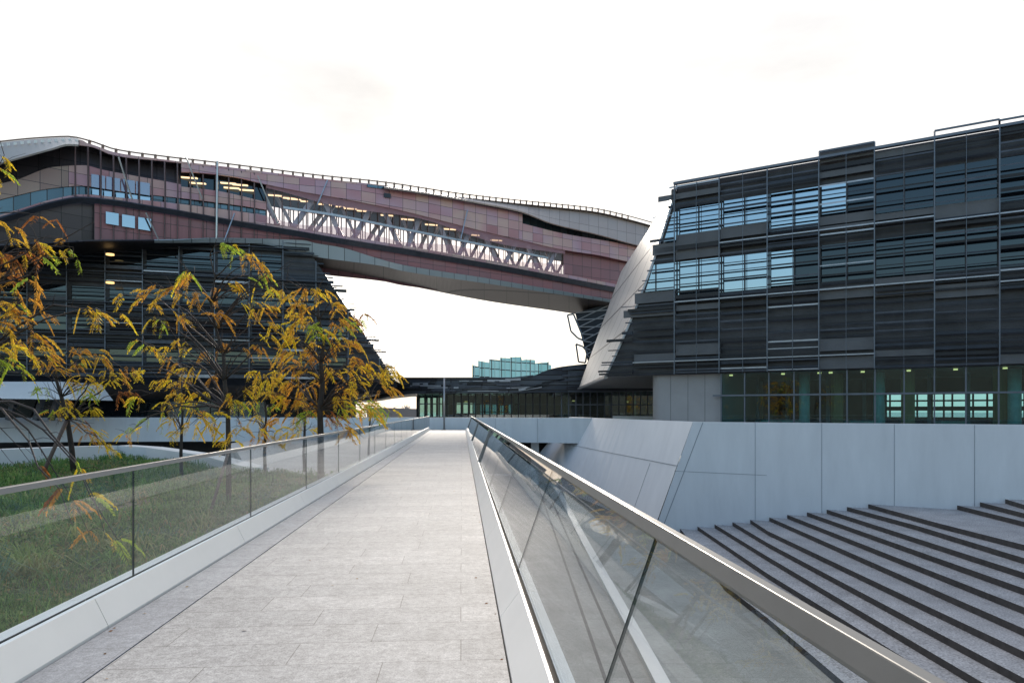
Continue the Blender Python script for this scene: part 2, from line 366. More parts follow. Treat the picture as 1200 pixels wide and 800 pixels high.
for i in range(24):
    (a, c), (a2, c2) = L1[i], L1[i+1]
    f = .40+.05*0; p = a.lerp(c, f)+Vector((-.02,0,.008)); q = a2.lerp(c2, f)+Vector((-.02,0,.008)); b.bar(p, q, .02, .02)
b.build('panel_joint', M['seam'], t)
for i in (3,):
    a, c = L1[i]; b = MB(); b.bar(a.lerp(c, .0 if i != 3 else .42)+Vector((-.015,0,.005)), a.lerp(c, .42 if i != 3 else 1)+Vector((-.015,0,.005)), .015, .015); b.build('panel_joint', M['seam'], t)
# curved dark channel wall at the foot of the sloping wall
b = MB(); pts = [(655,545,70),(672,551,62),(690,561,55),(705,571,50),(716,580,46)]
t = thing('channel_wall', 'low curved dark wall at the foot of the white sloping wall', 'wall', P(690,561,52))
pl = [P(*q) for q in pts]
for a, c in zip(pl, pl[1:]): b.hexa([Vector((a.x-.0,a.y,G0)),Vector((c.x,c.y,G0)),Vector((c.x+.35,c.y+.4,G0)),Vector((a.x+.35,a.y+.4,G0)),a,c,c+Vector((.35,.4,0)),a+Vector((.35,.4,0))])
b.build('wall_face', M['mid'], t)

# terrace slab behind the panelled wall
tr = MB(); tr.prism([G(-4.2,-.46),G(34,-.46),(46,60),(46,95),(-12,95),(-12,68),(5.5,62.5)], -.9, 0)
tr.build('terrace', M['pavement'], label='raised terrace in front of the louvred building', kind='structure')

# curving ring walkway with solid parapet
t = thing('parapet_beam', 'pale blue grey beam with solid parapet spanning across the end of the footbridge', 'parapet', (0,58,0))
xs = [(6.45,55.05),(3.5,56.2),(0,57.2),(-5,58.2),(-12,58.8),(-23.8,59)]
b = MB()
for (x0,y0),(x1,y1) in zip(xs, xs[1:]):
    z0 = -1.05 if x0 > -10 else -2.3
    b.hexa([(x1,y1,z0),(x0,y0,z0),(x0,y0+4,z0),(x1,y1+4,z0),(x1,y1,WT),(x0,y0,WT),(x0,y0+.35,WT),(x1,y1+.35,WT)])
b.build('beam_face', M['wall'], t)
for x in (2.1,-1.4,-7,-15): seamv((x,57.9-.003 if x < -4 else (56.55 if x > 0 else 57.45)),(x,57.9-.003 if x < -4 else (56.55 if x > 0 else 57.45)),WT-.02,-1,t)
t = thing('parapet_beam', 'long pale parapet beam behind the lawn trees, dark gap below it', 'parapet', (-40,58,0))
b = MB(); xs2 = [(-23.82,59),(-33,58.4),(-45,56.6),(-62,52)]
for (x0,y0),(x1,y1) in zip(xs2, xs2[1:]):
    b.hexa([(x1,y1,-1.05),(x0,y0,-1.05),(x0,y0+5,-1.05),(x1,y1+5,-1.05),(x1,y1,WT),(x0,y0,WT),(x0,y0+.35,WT),(x1,y1+.35,WT)])
b.build('beam_face', M['wall'], t)
b = MB(); b.prism([(-62,60),(-11,66),(-11,66.5),(-62,60.5)], G0, -.9); b.build('shade_backing', M['dark'], t)  # near-black sheet painting the shade of the open void below the beam
t = thing('concrete_column', 'pale square column in the dark gap below the beam', 'column', (*W(627,58.5),G0))
b = MB(); x, y = W(627,58.5); b.hexa([(x-.33,y,G0),(x+.33,y,G0),(x+.33,y+.6,G0),(x-.33,y+.6,G0),(x-.33,y,-1.05),(x+.33,y,-1.05),(x+.33,y+.6,-1.05),(x-.33,y+.6,-1.05)]); b.build('shaft', M['wall'], t)
t = thing('shade_sheet', 'dark sheet that paints the shade of the void below the beam', 'wall', (0,74,G0))
b = MB(); b.prism([(-11,67),(8,70),(8,70.6),(-11,67.6)], G0, -.9); b.build('wall_face', M['dark'], t)  # near-black colour stands in for shade in the void
# white kerb on the plaza
t = thing('white_kerb', 'narrow white kerb curving across the lower plaza floor', 'kerb', (3.45,25,G0))
kp = [(3.3,2),(3.4,12),(3.45,20),(3.45,30),(3.5,40),(3.55,50),(3.4,57),(2.6,63),(0.5,66),(-3,67)]
fx = interp([(i, p[0]) for i, p in enumerate(kp)]); fy = interp([(i, p[1]) for i, p in enumerate(kp)])
b = MB(); pp = [Vector((fx(i/4), fy(i/4), 0)) for i in range(4*len(kp)-3)]
for a, c in zip(pp, pp[1:]):
    d = (c-a).normalized(); nrm = Vector((-d.y, d.x, 0))*-.17
    b.hexa([(*(a-nrm).xy,G0-.05),(*(a+nrm).xy,G0-.05),(*(c+nrm).xy,G0-.05),(*(c-nrm).xy,G0-.05),(*(a-nrm).xy,G0+.16),(*(a+nrm).xy,G0+.16),(*(c+nrm).xy,G0+.16),(*(c-nrm).xy,G0+.16)])
b.build('kerb_stone', M['planter'], t)
# long dark strips beside it
t = thing('floor_strip', 'pair of long dark strips in the floor beside the white kerb', 'stripes', (2.4,20,G0))
for x in (2.15, 2.75):
    b = MB(); b.hexa([(x,3,G0+.003),(x+.09,3,G0+.003),(x+.09,60,G0+.003),(x,60,G0+.003),(x,3,G0+.008),(x+.09,3,G0+.008),(x+.09,60,G0+.008),(x,60,G0+.008)]); b.build('dark_strip', M['darkgap'], t)

# ------------------------------------------------------------------ stone steps
DZ = .189
lines = {1:[(796,619),(850,686),(900,724),(990,800)],2:[(816,617),(900,672),(992,728),(1105,799)],3:[(836,614),(900,652),(1153,800)],
 4:[(857,611.5),(900,636),(1200,794)],5:[(878,609),(900,622),(1200,763)],6:[(900,606),(1200,736)],7:[(921,603.5),(1200,711)],8:[(944,600),(1200,689)],
 9:[(967,597),(1200,670.5)],10:[(990.6,593.6),(1072.6,615),(1200,653.4)],11:[(1015.6,590.1),(1101,613),(1200,638)],
 12:[(1120,591.5),(1200,611)],13:[(1147,588),(1200,601)],14:[(1177,584),(1200,591)]}
def onlevel(px, py, z): D = (EYE-z)*FPX/(py-HZ); return Vector((*W(px, D), z))
SL = {}
for k, pts in lines.items():
    z = G0+DZ*k; pl = []
    q = (pts[0][0]-CX)/FPX; s = (q*32.8-13.28)/(DX-q*DY)
    pl.append(Vector((*G(s,-.1), z)))
    for px, py in pts[1:]: pl.append(onlevel(px, py, z))
    d = (pl[-1]-pl[-2]).normalized(); pl.append(pl[-1]+d*(26 if k < 12 else 14)); SL[k] = pl
st = thing('stone_steps', 'broad grey granite steps with dark risers climbing along the panelled wall', 'steps', (*G(0,3),G0))
ks = sorted(SL)
for k in ks:
    pl = SL[k]; z = G0+DZ*k
    if k < 14:
        nx = SL[k+1]; sh = Vector((.10,.06,0))
        poly = [p.xy for p in pl]+[(p+sh).xy for p in reversed(nx)]
    else:
        poly = [p.xy for p in pl]+[pl[-1].xy+Vector((20,12)), Vector(G(30,-.1))]
    n1 = len(pl); b = MB(); n = len(poly)
    b.poly([(*p, z) for p in poly], 0)
    for i in range(n1-1):
        a, c = poly[i], poly[i+1]; b.quad((*a,z-.028),(*c,z-.028),(*c,z-.30),(*a,z-.30), 1)
        b.quad((*a,z),(*c,z),(*c,z-.028),(*a,z-.028), 1)
    o = b.build('step', [M['tread'],M['riser']], st)

# ------------------------------------------------------------------ right office building
RB = thing('office_building', 'dark louvred office building overhanging a glazed ground floor on the right', 'building', (*F(5),0))
ZB, ZT, BAY = 3.95, 16.25, 2.85
def TE(z):
    u = (z-ZB)/(ZT-ZB); return -7.86+u*(7.86-2.85)+1.5*u*(1-u)
#          # slanted left edge
n0 = Vector((-.517,-.856,0))
b = MB()   # main body face + roof
A = Vector((*F(TE(ZT)),ZT)); Bq = Vector((*F(TE(ZB)),ZB)); Cq = Vector((7.02,72,ZB)); Dq = Vector((11.5,72,ZT))
FR = 36
for i in range(10):
    za, zb = ZB+(ZT-ZB)*i/10, ZB+(ZT-ZB)*(i+1)/10; b.quad((*F(TE(za)),za),(*F(FR),za),(*F(FR),zb),(*F(TE(zb)),zb))
b.quad((*F(FR),ZB),(60,72,ZB),(60,72,ZT),(*F(FR),ZT)); b.quad((60,72,ZB),Cq,Dq,(60,72,ZT))
b.build('wall', M['spandrel'], RB)
b = MB(); b.poly([A+Vector((0,0,0)),(*F(FR),ZT),(60,72,ZT),Dq]); b.build('roof', M['dark'], RB)
b = MB(); b.poly([Bq,Cq,(60,72,ZB),(*F(FR),ZB)]); b.build('soffit', M['soffit'], RB)
# inclined metal side
sp = panelled('side_cladding', [(.46,.43,.40),(.50,.47,.44),(.54,.51,.48)], 5.0, 3.3, .45, .0, .16)
b = MB(); nn = 12
for i in range(nn):
    for j in range(nn):
        f = lambda u, v: Vector((*F(TE(ZB+(ZT-ZB)*v)),ZB+(ZT-ZB)*v)).lerp(Cq.lerp(Dq, v), u)
        u0, u1, v0, v1 = i/nn, (i+1)/nn, j/nn, (j+1)/nn
        uv = lambda u, v: (u*25+v*9, v*13)
        b.quad(f(u1,v0), f(u0,v0), f(u0,v1), f(u1,v1), 0, [uv(u1,v0),uv(u0,v0),uv(u0,v1),uv(u1,v1)])
b.build('side_wall', sp, RB)
b = MB(); b.bar(Bq+Vector((0,0,-.05)), Cq+Vector((0,0,-.05)), .25, .16); [b.bar((*F(TE(ZB+1.23*i)),ZB+1.23*i),(*F(TE(ZB+1.23*i+1.23)),ZB+1.23*i+1.23),.14,.14) for i in range(10)]; b.build('edge_trim', M['light'], RB)
# windows
WZ = [(5.3,7.6),(9.05,11.25),(12.45,14.75)]
for fl, (z0, z1) in enumerate(WZ):
    if fl == 0: continue
    for k in range(-4, 20):
        t0, t1 = k*BAY/2+.05, (k+1)*BAY/2-.05
        if k*BAY/2 < -8.4: continue
        e0, e1 = TE(z0)+.25, TE(z1)+.25
        if t1 < e0+.3: continue
        l0, l1 = max(t0, e0), max(t0, e1)
        if l1 > t1-.1: l1 = t1-.1
        b = MB(); b.hexa([(*F(l0,.03),z0),(*F(t1,.03),z0),(*F(t1,.005),z0),(*F(l0,.005),z0),(*F(l1,.03),z1),(*F(t1,.03),z1),(*F(t1,.005),z1),(*F(l1,.005),z1)])
        b.build('window', M['winglass'] if (fl == 2 and k < 5) or (fl == 1 and k < 3) else M['darkglass'], RB)  # mirrored and dark panes chosen to put sky and dark reflections into glass
# louvre screens bay by bay and floor by floor
zones = [(3.98,8.0),(8.0,11.9),(11.9,16.25)]
for bay in range(-3, 10):
    for zi, (za, zb) in enumerate(zones):
        b = MB(); z = za+.03
        while z < zb-.05:
            inwin = any(w0-.05 < z < w1-.1 for w0, w1 in WZ)
            h = random.choice((.05,.06,.09,.13,.18)) if inwin else random.choice((.06,.09,.12,.18,.24))
            grey = (not inwin) and random.random() < (.20 if bay < 4 else .10)
            if grey: h = random.choice((.35,.5,.7))
            t0, t1 = bay*BAY, (bay+1)*BAY
            e = TE(z)
            if t1 > e+.2:
                if t0 < e+.4: t0 = e-random.choice((0,0,.1,.3,.5,.9))
                out = .45+random.uniform(-.04,.10)+(.08 if bay % 2 else 0)
                r = random.random(); mi = 0 if r < .42 else 1 if r < .70 else 2 if r < .92 else 3
                if mi >= 2 and not grey: h = min(h, .09)
                if bay > 3 and mi == 3 and random.random() < .7: mi = 1
                if grey: mi = 4; out = .30
                b.hexa([(*F(t0+.01,out),z),(*F(t1-.01,out),z),(*F(t1-.01,out-.10),z+.03),(*F(t0+.01,out-.10),z+.03),
                        (*F(t0+.01,out),z+h),(*F(t1-.01,out),z+h),(*F(t1-.01,out-.10),z+h+.02),(*F(t0+.01,out-.10),z+h+.02)], mi)
            z += h+(random.choice((.28,.42,.55,.36)) if inwin else random.choice((.08,.14,.22,.34)))
            if inwin and random.random() < .22: z += .12
        if b.v: b.build('louvre_panel', [M['dark'],M['dark2'],M['mid'],M['light'],M['greymesh']], RB)
# maintenance walkways (pale lines) and uprights
for z, s0, s1 in ((8.55,-1,5),(8.20,5,10),(12.0,0,4),(11.7,4,10),(4.75,-2,3),(4.9,6,7)):
    for bay in range(s0, s1):
        b = MB(); b.hexa([(*F(bay*BAY+.02,.62),z),(*F((bay+1)*BAY-.02,.62),z),(*F((bay+1)*BAY-.02,.05),z),(*F(bay*BAY+.02,.05),z),(*F(bay*BAY+.02,.62),z+.07),(*F((bay+1)*BAY-.02,.62),z+.07),(*F((bay+1)*BAY-.02,.05),z+.07),(*F(bay*BAY+.02,.05),z+.07)])
        b.build('walkway_grating', M['light'], RB)
for k in range(-2, 20):
    tt = k*BAY/2
    z0 = ZB
    while TE(z0) > tt and z0 < ZT: z0 += .2
    b = MB(); w = .06 if k % 2 == 0 else .022
    b.bar((*F(tt,.60),z0),(*F(tt,.60),ZT+.02), w, .06, up=n0); 
    b.build('mullion', M['mull'], RB)
b = MB(); b.bar((*F(-2.9,.5),ZT-.02),(*F(34,.5),ZT-.02),.3,.14); b.build('parapet_cap', M['mull'], RB)
# roof rail frames
for s0, s1, hh in ((2,3,.36),(4,5,.36),(5,9,.30)):
    b = MB(); b.bar((*F(s0*BAY,.5),ZT+hh),(*F(s1*BAY,.5),ZT+hh),.09,.09)
    b.bar((*F(s0*BAY,.5),ZT-.1),(*F(s0*BAY,.5),ZT+hh),.07,.07); b.bar((*F(s1*BAY,.5),ZT-.1),(*F(s1*BAY,.5),ZT+hh),.07,.07)
    b.build('roof_rail', M['mull'], RB)
# core with rounded corner
b = MB(); pts = []
for i in range(9):
    a = math.pi/2*i/8; pts.append(F(-4.0-.75*math.sin(a)+.0, -.95+.75*math.cos(a)-.0+.0-.75+.75))
pts = [F(-.02,-.2)] + [F(-4.0-.8*math.sin(math.pi/2*i/8), -1.0+.8*math.cos(math.pi/2*i/8)) for i in range(9)] + [F(-4.8,-14), F(-.02,-14)]
b.prism(pts, -.1, ZB-.01); b.build('concrete_core', M['core'], RB, smooth=False)
for tt in (-3.35,-2.2,-1.1):
    q = MB(); q.bar((*F(tt,-.197),0),(*F(tt,-.197),ZB-.02),.014,.01,up=n0); q.build('panel_joint', M['interior'], RB)
# glazed ground floor
for k in range(0, 19):
    for (z0, z1) in ((0.0,2.50),(2.60,ZB-.03)):
        t0, t1 = k*BAY/2+.04, (k+1)*BAY/2-.04
        b = MB(); b.hexa([(*F(t0,.02),z0),(*F(t1,.02),z0),(*F(t1,.0),z0),(*F(t0,.0),z0),(*F(t0,.02),z1),(*F(t1,.02),z1),(*F(t1,.0),z1),(*F(t0,.0),z1)])
        b.build('ground_floor_pane', M['shopglass'], RB)
for k in range(0, 20):
    b = MB(); b.bar((*F(k*BAY/2,.03),0),(*F(k*BAY/2,.03),ZB-.02), .075, .14, up=n0); b.build('ground_floor_mullion', M['mull'], RB)
b = MB(); b.bar((*F(-.5,.12),2.55),(*F(27,.12),2.55), .16, .10); b.build('transom', M['mull'], RB)
b = MB(); b.quad((*F(0,-.1),.01),(*F(28,-.1),.01),(*F(28,-16),.01),(*F(0,-16),.01)); b.build('interior_floor', M['intfloor'], RB)
b = MB()
segs = [(0,8.6,0,ZB-.02),(8.6,16.6,0,.5),(8.6,16.6,2.75,ZB-.02),(16.6,28,0,ZB-.02)]
for t0, t1, z0, z1 in segs: b.hexa([(*F(t0,-13),z0),(*F(t1,-13),z0),(*F(t1,-13.2),z0),(*F(t0,-13.2),z0),(*F(t0,-13),z1),(*F(t1,-13),z1),(*F(t1,-13.2),z1),(*F(t0,-13.2),z1)])
b.build('interior_wall', M['interior'], RB)
for tt in (8.8,9.6,10.2,10.5,11.4,12.1,12.6,13.4,13.8,14.6,15,15.5,16.2):
    b = MB(); b.bar((*F(tt,-12.9),.5),(*F(tt,-12.9),2.75),.12,.1,up=n0); b.build('interior_mullion', M['dark'], RB)
for zz, ww in ((2.3,.12),(1.75,.3),(.9,.5)):
    b = MB(); b.bar((*F(8.6,-12.9),zz),(*F(16.6,-12.9),zz),.1,ww); b.build('interior_mullion', M['dark'], RB)
for tt, dd2 in ((1.0,-6),(2.6,-8),(5.4,-6.5),(7.4,-9),(11.2,-7),(13.2,-6),(17.3,-7),(18.8,-9),(21,-7)):
    b = MB(); b.bar((*F(tt,dd2),0),(*F(tt,dd2),ZB-.05),.22,.22,up=n0); b.build('partition_post', M['mull'], RB)
def cyl(x, y, r, z0, z1, n=16):
    b = MB(); b.tube([(x,y,z0),(x,y,z1)], r, n); return b
for tt, dep, m, r in ((4.4,-3.2,'palecol',.32),(8.6,-3.2,'palecol',.32),(15.2,-3,'palecol',.32),(22,-3,'palecol',.32)):
    x, y = F(tt, dep); cyl(x,y,r,0,ZB-.03).build('interior_column', M[m], RB, smooth=True)
for tt, dep in ((6.2,-4),(10.1,-3.2),(14.6,-3.4),(19.5,-3.4)):
    x, y = F(tt, dep); b = MB(); b.hexa([(x-.3,y-.2,0),(x+.3,y-.2,0),(x+.3,y+.2,0),(x-.3,y+.2,0),(x-.3,y-.2,ZB-.03),(x+.3,y-.2,ZB-.03),(x+.3,y+.2,ZB-.03),(x-.3,y+.2,ZB-.03)]); b.build('timber_column', M['wood'], RB)
for px in (858,918,960,973,1010,1063,1117,1174):
    q = (px-CX)/FPX; tt = (q*45-14.3)/(DX-q*DY); x, y = F(tt,-1.6); b = MB(); b.tube([(x,y,ZB-.10),(x,y,ZB-.02)],.11,10); b.build('ceiling_light', M['lampdim'], RB)
for i, tt in enumerate((1.5,3.1,7.3,12.4,17.5)):
    x, y = F(tt,-7); b = MB(); b.hexa([(x-.9,y-.35,.02),(x+.9,y-.35,.02),(x+.9,y+.35,.02),(x-.9,y+.35,.02),(x-.9,y-.35,.95),(x+.9,y-.35,.95),(x+.9,y+.35,.95),(x-.9,y+.35,.95)]); b.build('counter', M['palecol'], RB)

# unseen gabled building inferred from reflections, wall lengthened to darken the ground floor glass
OB = thing('gabled_backdrop', 'unseen dark gabled building across the plaza, lengthened to darken the ground floor glass', 'building', (-6,-62,G0))
b = MB(); b.prism([(-190,-50),(34,-90),(34,-120),(-190,-80)], G0, 15); b.build('wall', M['darkwall'], OB)
b = MB(); b.poly([(-50,-74,19),(-20,-79,31),(36,-89,24),(36,-89,19)]); b.poly([(-50,-110,19),(-20,-112,31),(-20,-79,31),(-50,-74,19)]); b.poly([(-20,-112,31),(36,-120,24),(36,-89,24),(-20,-79,31)]); b.build('roof', M['ceil'], OB)

# ------------------------------------------------------------------ left office building
LB = thing('office_building', 'dark louvred office building behind the autumn trees on the left', 'building', (-30,63,0))
HX, HY = .963, .268
def H(t, out=0): return (-47.85+HX*t+HY*out, 58+HY*t-HX*out)
LZB, LZT = 4.6, 17.7
LE = lambda z: 37.6-(z-4.6)/(17.8-4.6)*8.8
nL = Vector((HY,-HX,0))
b = MB(); b.quad((*H(-14),LZB),(*H(LE(LZB)),LZB),(*H(LE(LZT)),LZT),(*H(-14),LZT))
q0, q1 = Vector((*H(LE(LZB)),LZB)), Vector((*H(LE(LZT)),LZT)); q2 = q1+Vector((-3,22,0)); q3 = q0+Vector((-2,22,0))
b.quad(q0, q3, q2, q1); b.quad(q3, (*H(-14,-24),LZB), (*H(-14,-24),LZT), q2)
b.build('wall', M['spandrel'], LB)
b = MB(); b.poly([(*H(-14),LZT),q1,q2,(*H(-14,-24),LZT)]); b.build('roof', M['dark'], LB)
# rounded underside
prof = [(0,4.6,0),(.3,4.0,-.6),(-1.2,3.3,-1.6),(-4,2.8,-3.0),(-9,2.5,-4.5)]
b = MB()
for (e0,z0,o0),(e1,z1,o1) in zip(prof, prof[1:]):
    b.quad((*H(-14,o1),z1),(*H(LE(4.6)+e1,o1),z1),(*H(LE(4.6)+e0,o0),z0),(*H(-14,o0),z0))
    b.quad((*H(LE(4.6)+e1,o1),z1),(*H(LE(4.6)+e1,-20),z1),(*H(LE(4.6)+e0,-20),z0),(*H(LE(4.6)+e0,o0),z0))
b.build('soffit', M['dark2'], LB)
b = MB(); b.quad((*H(-14,-5),-.5),(*H(34,-5),-.5),(*H(34,-5),3.2),(*H(-14,-5),3.2)); b.build('ground_floor_glazing', M['darkglass'], LB)
for k in range(0, 7):
    b = MB(); tt = 16+k*1.3; b.hexa([(*H(tt,-4.9),.6),(*H(tt+1.2,-4.9),.6),(*H(tt+1.2,-4.95),.6),(*H(tt,-4.95),.6),(*H(tt,-4.9),2.5),(*H(tt+1.2,-4.9),2.5),(*H(tt+1.2,-4.95),2.5),(*H(tt,-4.95),2.5)]); b.build('ground_floor_pane', M['winglass'], LB)
LWZ = [(5.9,7.1),(8.6,9.9),(11.4,12.7),(14.4,16.4)]
LBAY = 3.0
lz = [(4.6,8.2),(8.2,11.0),(11.0,13.8),(13.8,17.7)]
for bay in range(0, 13):
    for zi, (za, zb) in enumerate(lz):
        b = MB(); z = za+.03
        while z < zb-.05:
            inwin = any(w0-.05 < z < w1-.1 for w0, w1 in LWZ)
            h = random.choice((.06,.08,.12)) if inwin else random.choice((.08,.12,.2,.3))
            t0, t1 = bay*LBAY, (bay+1)*LBAY; e = LE(z)
            if t0 < e-.2:
                if t1 > e-.4: t1 = e+random.choice((0,0,.2,.5,.9))
                r = random.random(); mi = 0 if r < .42 else 1 if r < .84 else 2 if r < .97 else 3
                out = .5+random.uniform(-.05,.12)
                b.hexa([(*H(t0+.01,out),z),(*H(t1-.01,out),z),(*H(t1-.01,out-.10),z+.03),(*H(t0+.01,out-.10),z+.03),
                        (*H(t0+.01,out),z+h),(*H(t1-.01,out),z+h),(*H(t1-.01,out-.10),z+h+.02),(*H(t0+.01,out-.10),z+h+.02)], mi)
            z += h+(random.choice((.30,.45,.6)) if inwin else random.choice((.06,.10,.16,.24)))
        if b.v: b.build('louvre_panel', [M['dark'],M['dark2'],M['mid'],M['light']], LB)
for fl, (z0, z1) in enumerate(LWZ):
    for bay in range(0, 12):
        t0, t1 = bay*LBAY+.2, (bay+1)*LBAY-.2
        if t1 > LE(z1)-.3: continue
        b = MB(); b.hexa([(*H(t0,.03),z0),(*H(t1,.03),z0),(*H(t1,.01),z0),(*H(t0,.01),z0),(*H(t0,.03),z1),(*H(t1,.03),z1),(*H(t1,.01),z1),(*H(t0,.01),z1)])
        b.build('window', M['darkglass'], LB)
for k in range(0, 13):
    tt = k*LBAY; zt = LZT
    while LE(zt) < tt and zt > LZB: zt -= .2
    b = MB(); b.bar((*H(tt,.66),LZB),(*H(tt,.66),zt), .07, .06, up=nL); b.build('mullion', M['mull'], LB)
for z in (16.9,13.9,11.2,8.4,5.6):
    b = MB(); b.bar((*H(6,.7),z),(*H(LE(z)-.3,.7),z), .5, .05); b.build('walkway_grating', M['mid'], LB)
for px, py in ((129,299),(129,332)):
    x, y = W(px, 60); b = MB(); p = P(px,py,60); b.tube([p, p+Vector((0,0,.12))], .35, 8); b.build('ceiling_light', M['lampdim'], LB)

# pale canopy at far left
t = thing('entrance_canopy', 'pale metal entrance canopy above the parapet at the far left', 'canopy', (*W(40,54),0))
b = MB(); a = [P(-60,447,50),P(72,447,52),P(86,468,50),P(-60,466,48)]
off = Vector((0,5,0)); b.hexa([a[3],a[2],a[2]+off,a[3]+off,a[0],a[1],a[1]+off,a[0]+off]); b.build('canopy_roof', M['planter'], t)
b = MB(); b.hexa([P(-60,489,53),P(80,489,54),P(80,489,56),P(-60,489,55),P(-60,466,53),P(80,467,54),P(80,467,56),P(-60,466,55)]); b.build('glazing', M['darkglass'], t)
for px in (10,42,60): 
    b = MB(); b.bar(P(px,492,52),P(px+8,466,52),.35,.35); b.build('strut', M['mid'], t)

# ------------------------------------------------------------------ podium building, far side
PB = thing('podium_building', 'low dark louvred building with a glass front across the end of the footbridge', 'building', (5,78,0))
DP = interp([(400,80),(455,78),(600,76),(700,76),(800,74)])
topc = interp([(400,444),(455,443),(560,443),(600,443),(622,441),(640,434),(655,430),(690,426),(800,418)])
botc = interp([(400,470),(440,468),(462,464),(490,461),(600,460),(700,459),(800,457)])
def strip(px0, px1, fa, fb_, mi, name, m, parent, Df=DP, oa=0, ob=0, step=6, solid=0, u0=0, label=None):
    b = MB(); n = max(1, int((px1-px0)/step)); prev = None; u = u0
    for i in range(n+1):
        px = px0+(px1-px0)*i/n
        a = P(px, fa(px), Df(px)+oa); c = P(px, fb_(px), Df(px)+ob)
        if prev:
            du = (a.xy-prev[0].xy).length
            h0 = (prev[0]-prev[1]).length; h1 = (a-c).length
            b.quad(prev[1], c, a, prev[0], 0, [(u,prev[1].z),(u+du,c.z),(u+du,a.z),(u,prev[0].z)]); u += du
        prev = (a, c)
    return b.build(name, m, parent, solid=solid, label=label)
strip(405,800, topc, botc, 0, 'louvre_screen', M['podfascia'], PB, solid=.2)
b = MB()
for k in range(60):            # real projecting blades
    px = random.uniform(455,760); w = random.choice((18,27,27,36)); y0 = topc(px+w/2)+1; y1 = botc(px)-1.5
    py = random.uniform(y0, y1); mi = random.choice((0,0,1,1,1,2)); hb = random.choice((.08,.15,.25))
    p, q = P(px,py,DP(px)-.35), P(px+w,py+(topc(px+w)-topc(px))*.6,DP(px+w)-.35); b.bar(p, q, .12, hb, mi)
b.build('louvre_blades', [M['dark'],M['mid'],M['light']], PB)
b = MB(); b.bar(P(452,442.7,77.5),P(600,442.7,75.6),.3,.12); b.bar(P(600,442.7,75.6),P(625,440,75.6),.3,.12); b.build('roof_edge', M['mid'], PB)
back = lambda px: botc(px)-.0
strip(405,800, botc, lambda px: 481-(botc(px)*0+ (481-botc(px)))*(DP(px))/(DP(px)+16), 0, 'soffit', M['soffit'], PB, oa=.0, ob=16)
strip(405,800, topc, lambda px: 481-(481-topc(px))*(DP(px))/(DP(px)+16)+0, 0, 'roof', M['mid'], PB, oa=.0, ob=16)
b = MB()
for i in range(0, 34):
    p0, p1 = 490+i*8.4, 490+(i+1)*8.4
    a, c = P(p0,490,DP(p0)+2), P(p1,490,DP(p1)+2); a2, c2 = P(p0,botc(p0)+.3,DP(p0)+2), P(p1,botc(p1)+.3,DP(p1)+2)
    q = MB(); q.quad(a, c, c2, a2); q.build('glass_pane', M['podglass'] if i else M['podglass'], PB, solid=.03)
    q = MB(); q.bar(a, a2, .13, .13, up=Vector((0,-1,0))); q.build('mullion', M['dark'] if i < 20 else M['mull'], PB)
b = MB(); b.bar(P(490,473,DP(490)+1.9),P(690,474,DP(690)+1.9),.12,.12); b.bar(P(690,474,DP(690)+1.9),P(775,474,DP(775)+1.9),.12,.12); b.build('transom', M['mull'], PB)
# far side of the hall: dark wall with window openings letting the sky in
b = MB(); D2 = 90
def fw(p0, p1, y0, y1): 
    b.hexa([P(p0,y1,D2),P(p1,y1,D2),P(p1,y1,D2)+Vector((0,.2,0)),P(p0,y1,D2)+Vector((0,.2,0)),P(p0,y0,D2),P(p1,y0,D2),P(p1,y0,D2)+Vector((0,.2,0)),P(p0,y0,D2)+Vector((0,.2,0))])
op = [(492,497,466,488),(501,504,466,488),(506,511,466,488),(514,518,466,488),(535,541,472,484),(543,549,472,484),(551,557,472,484),(562,567,474,485),(569,575,474,485),(577,582,474,485),(586,591,475,486),(596,600,474,484)]
x = 488
for a0_, a1_, y0, y1 in op:
    fw(x, a0_, 460, 492); fw(a0_, a1_, 460, y0); fw(a0_, a1_, y1, 492); x = a1_
fw(x, 830, 455, 492)
b.build('interior_wall', M['interior'], PB)
b = MB(); b.quad(P(488,490.5,78),P(800,490.5,76),P(800,488.5,94),P(488,488.5,94)); b.build('interior_floor', M['intfloor'], PB)
for px in (523,560,606,664,742): 
    x, y = W(px,86); cyl(x,y,.35,.2,4.2,10).build('interior_column', M['palecol'], PB, smooth=True)
for px, py in ((546,471),(672,470),(735,471)):
    p = P(px,py,84); b = MB(); b.tube([p,p+Vector((0,0,.1))],.18,8); b.build('ceiling_light', M['lampdim'], PB)
# slim mast
t = thing('lamp_mast', 'slim grey mast standing where the footbridge meets the cross parapet', 'mast', (*W(520,57),0))
b = MB(); x, y = W(520.5,57.2); b.tube([(x,y,0),(x,y,4.35)],.075,10); b.build('pole', M['steel'], t, smooth=True)
b = MB(); b.tube([(x,y,0),(x,y,.05)],.16,12); b.build('base_plate', M['railside'], t)
# grey wall and bare trees seen through the gap
t = thing('boundary_wall', 'distant grey wall seen through the gap left of the glass hall', 'wall', (*W(472,110),0))
b = MB(); b.hexa([P(430,490,110),P(492,490,110),P(492,490,111),P(430,490,111),P(430,477,110),P(492,479,110),P(492,479,111),P(430,477,111)]); b.build('wall_face', M['core'], t)
t = thing('boundary_wall', 'white low wall behind the parapet below the overhang, right of centre', 'wall', (*W(740,60),0))
b = MB(); b.hexa([P(718,492,62),P(767,492,60),P(767,492,61),P(718,492,63),P(718,487,62),P(767,487.5,60),P(767,487.5,61),P(718,487,63)]); b.build('wall_face', M['wall'], t)

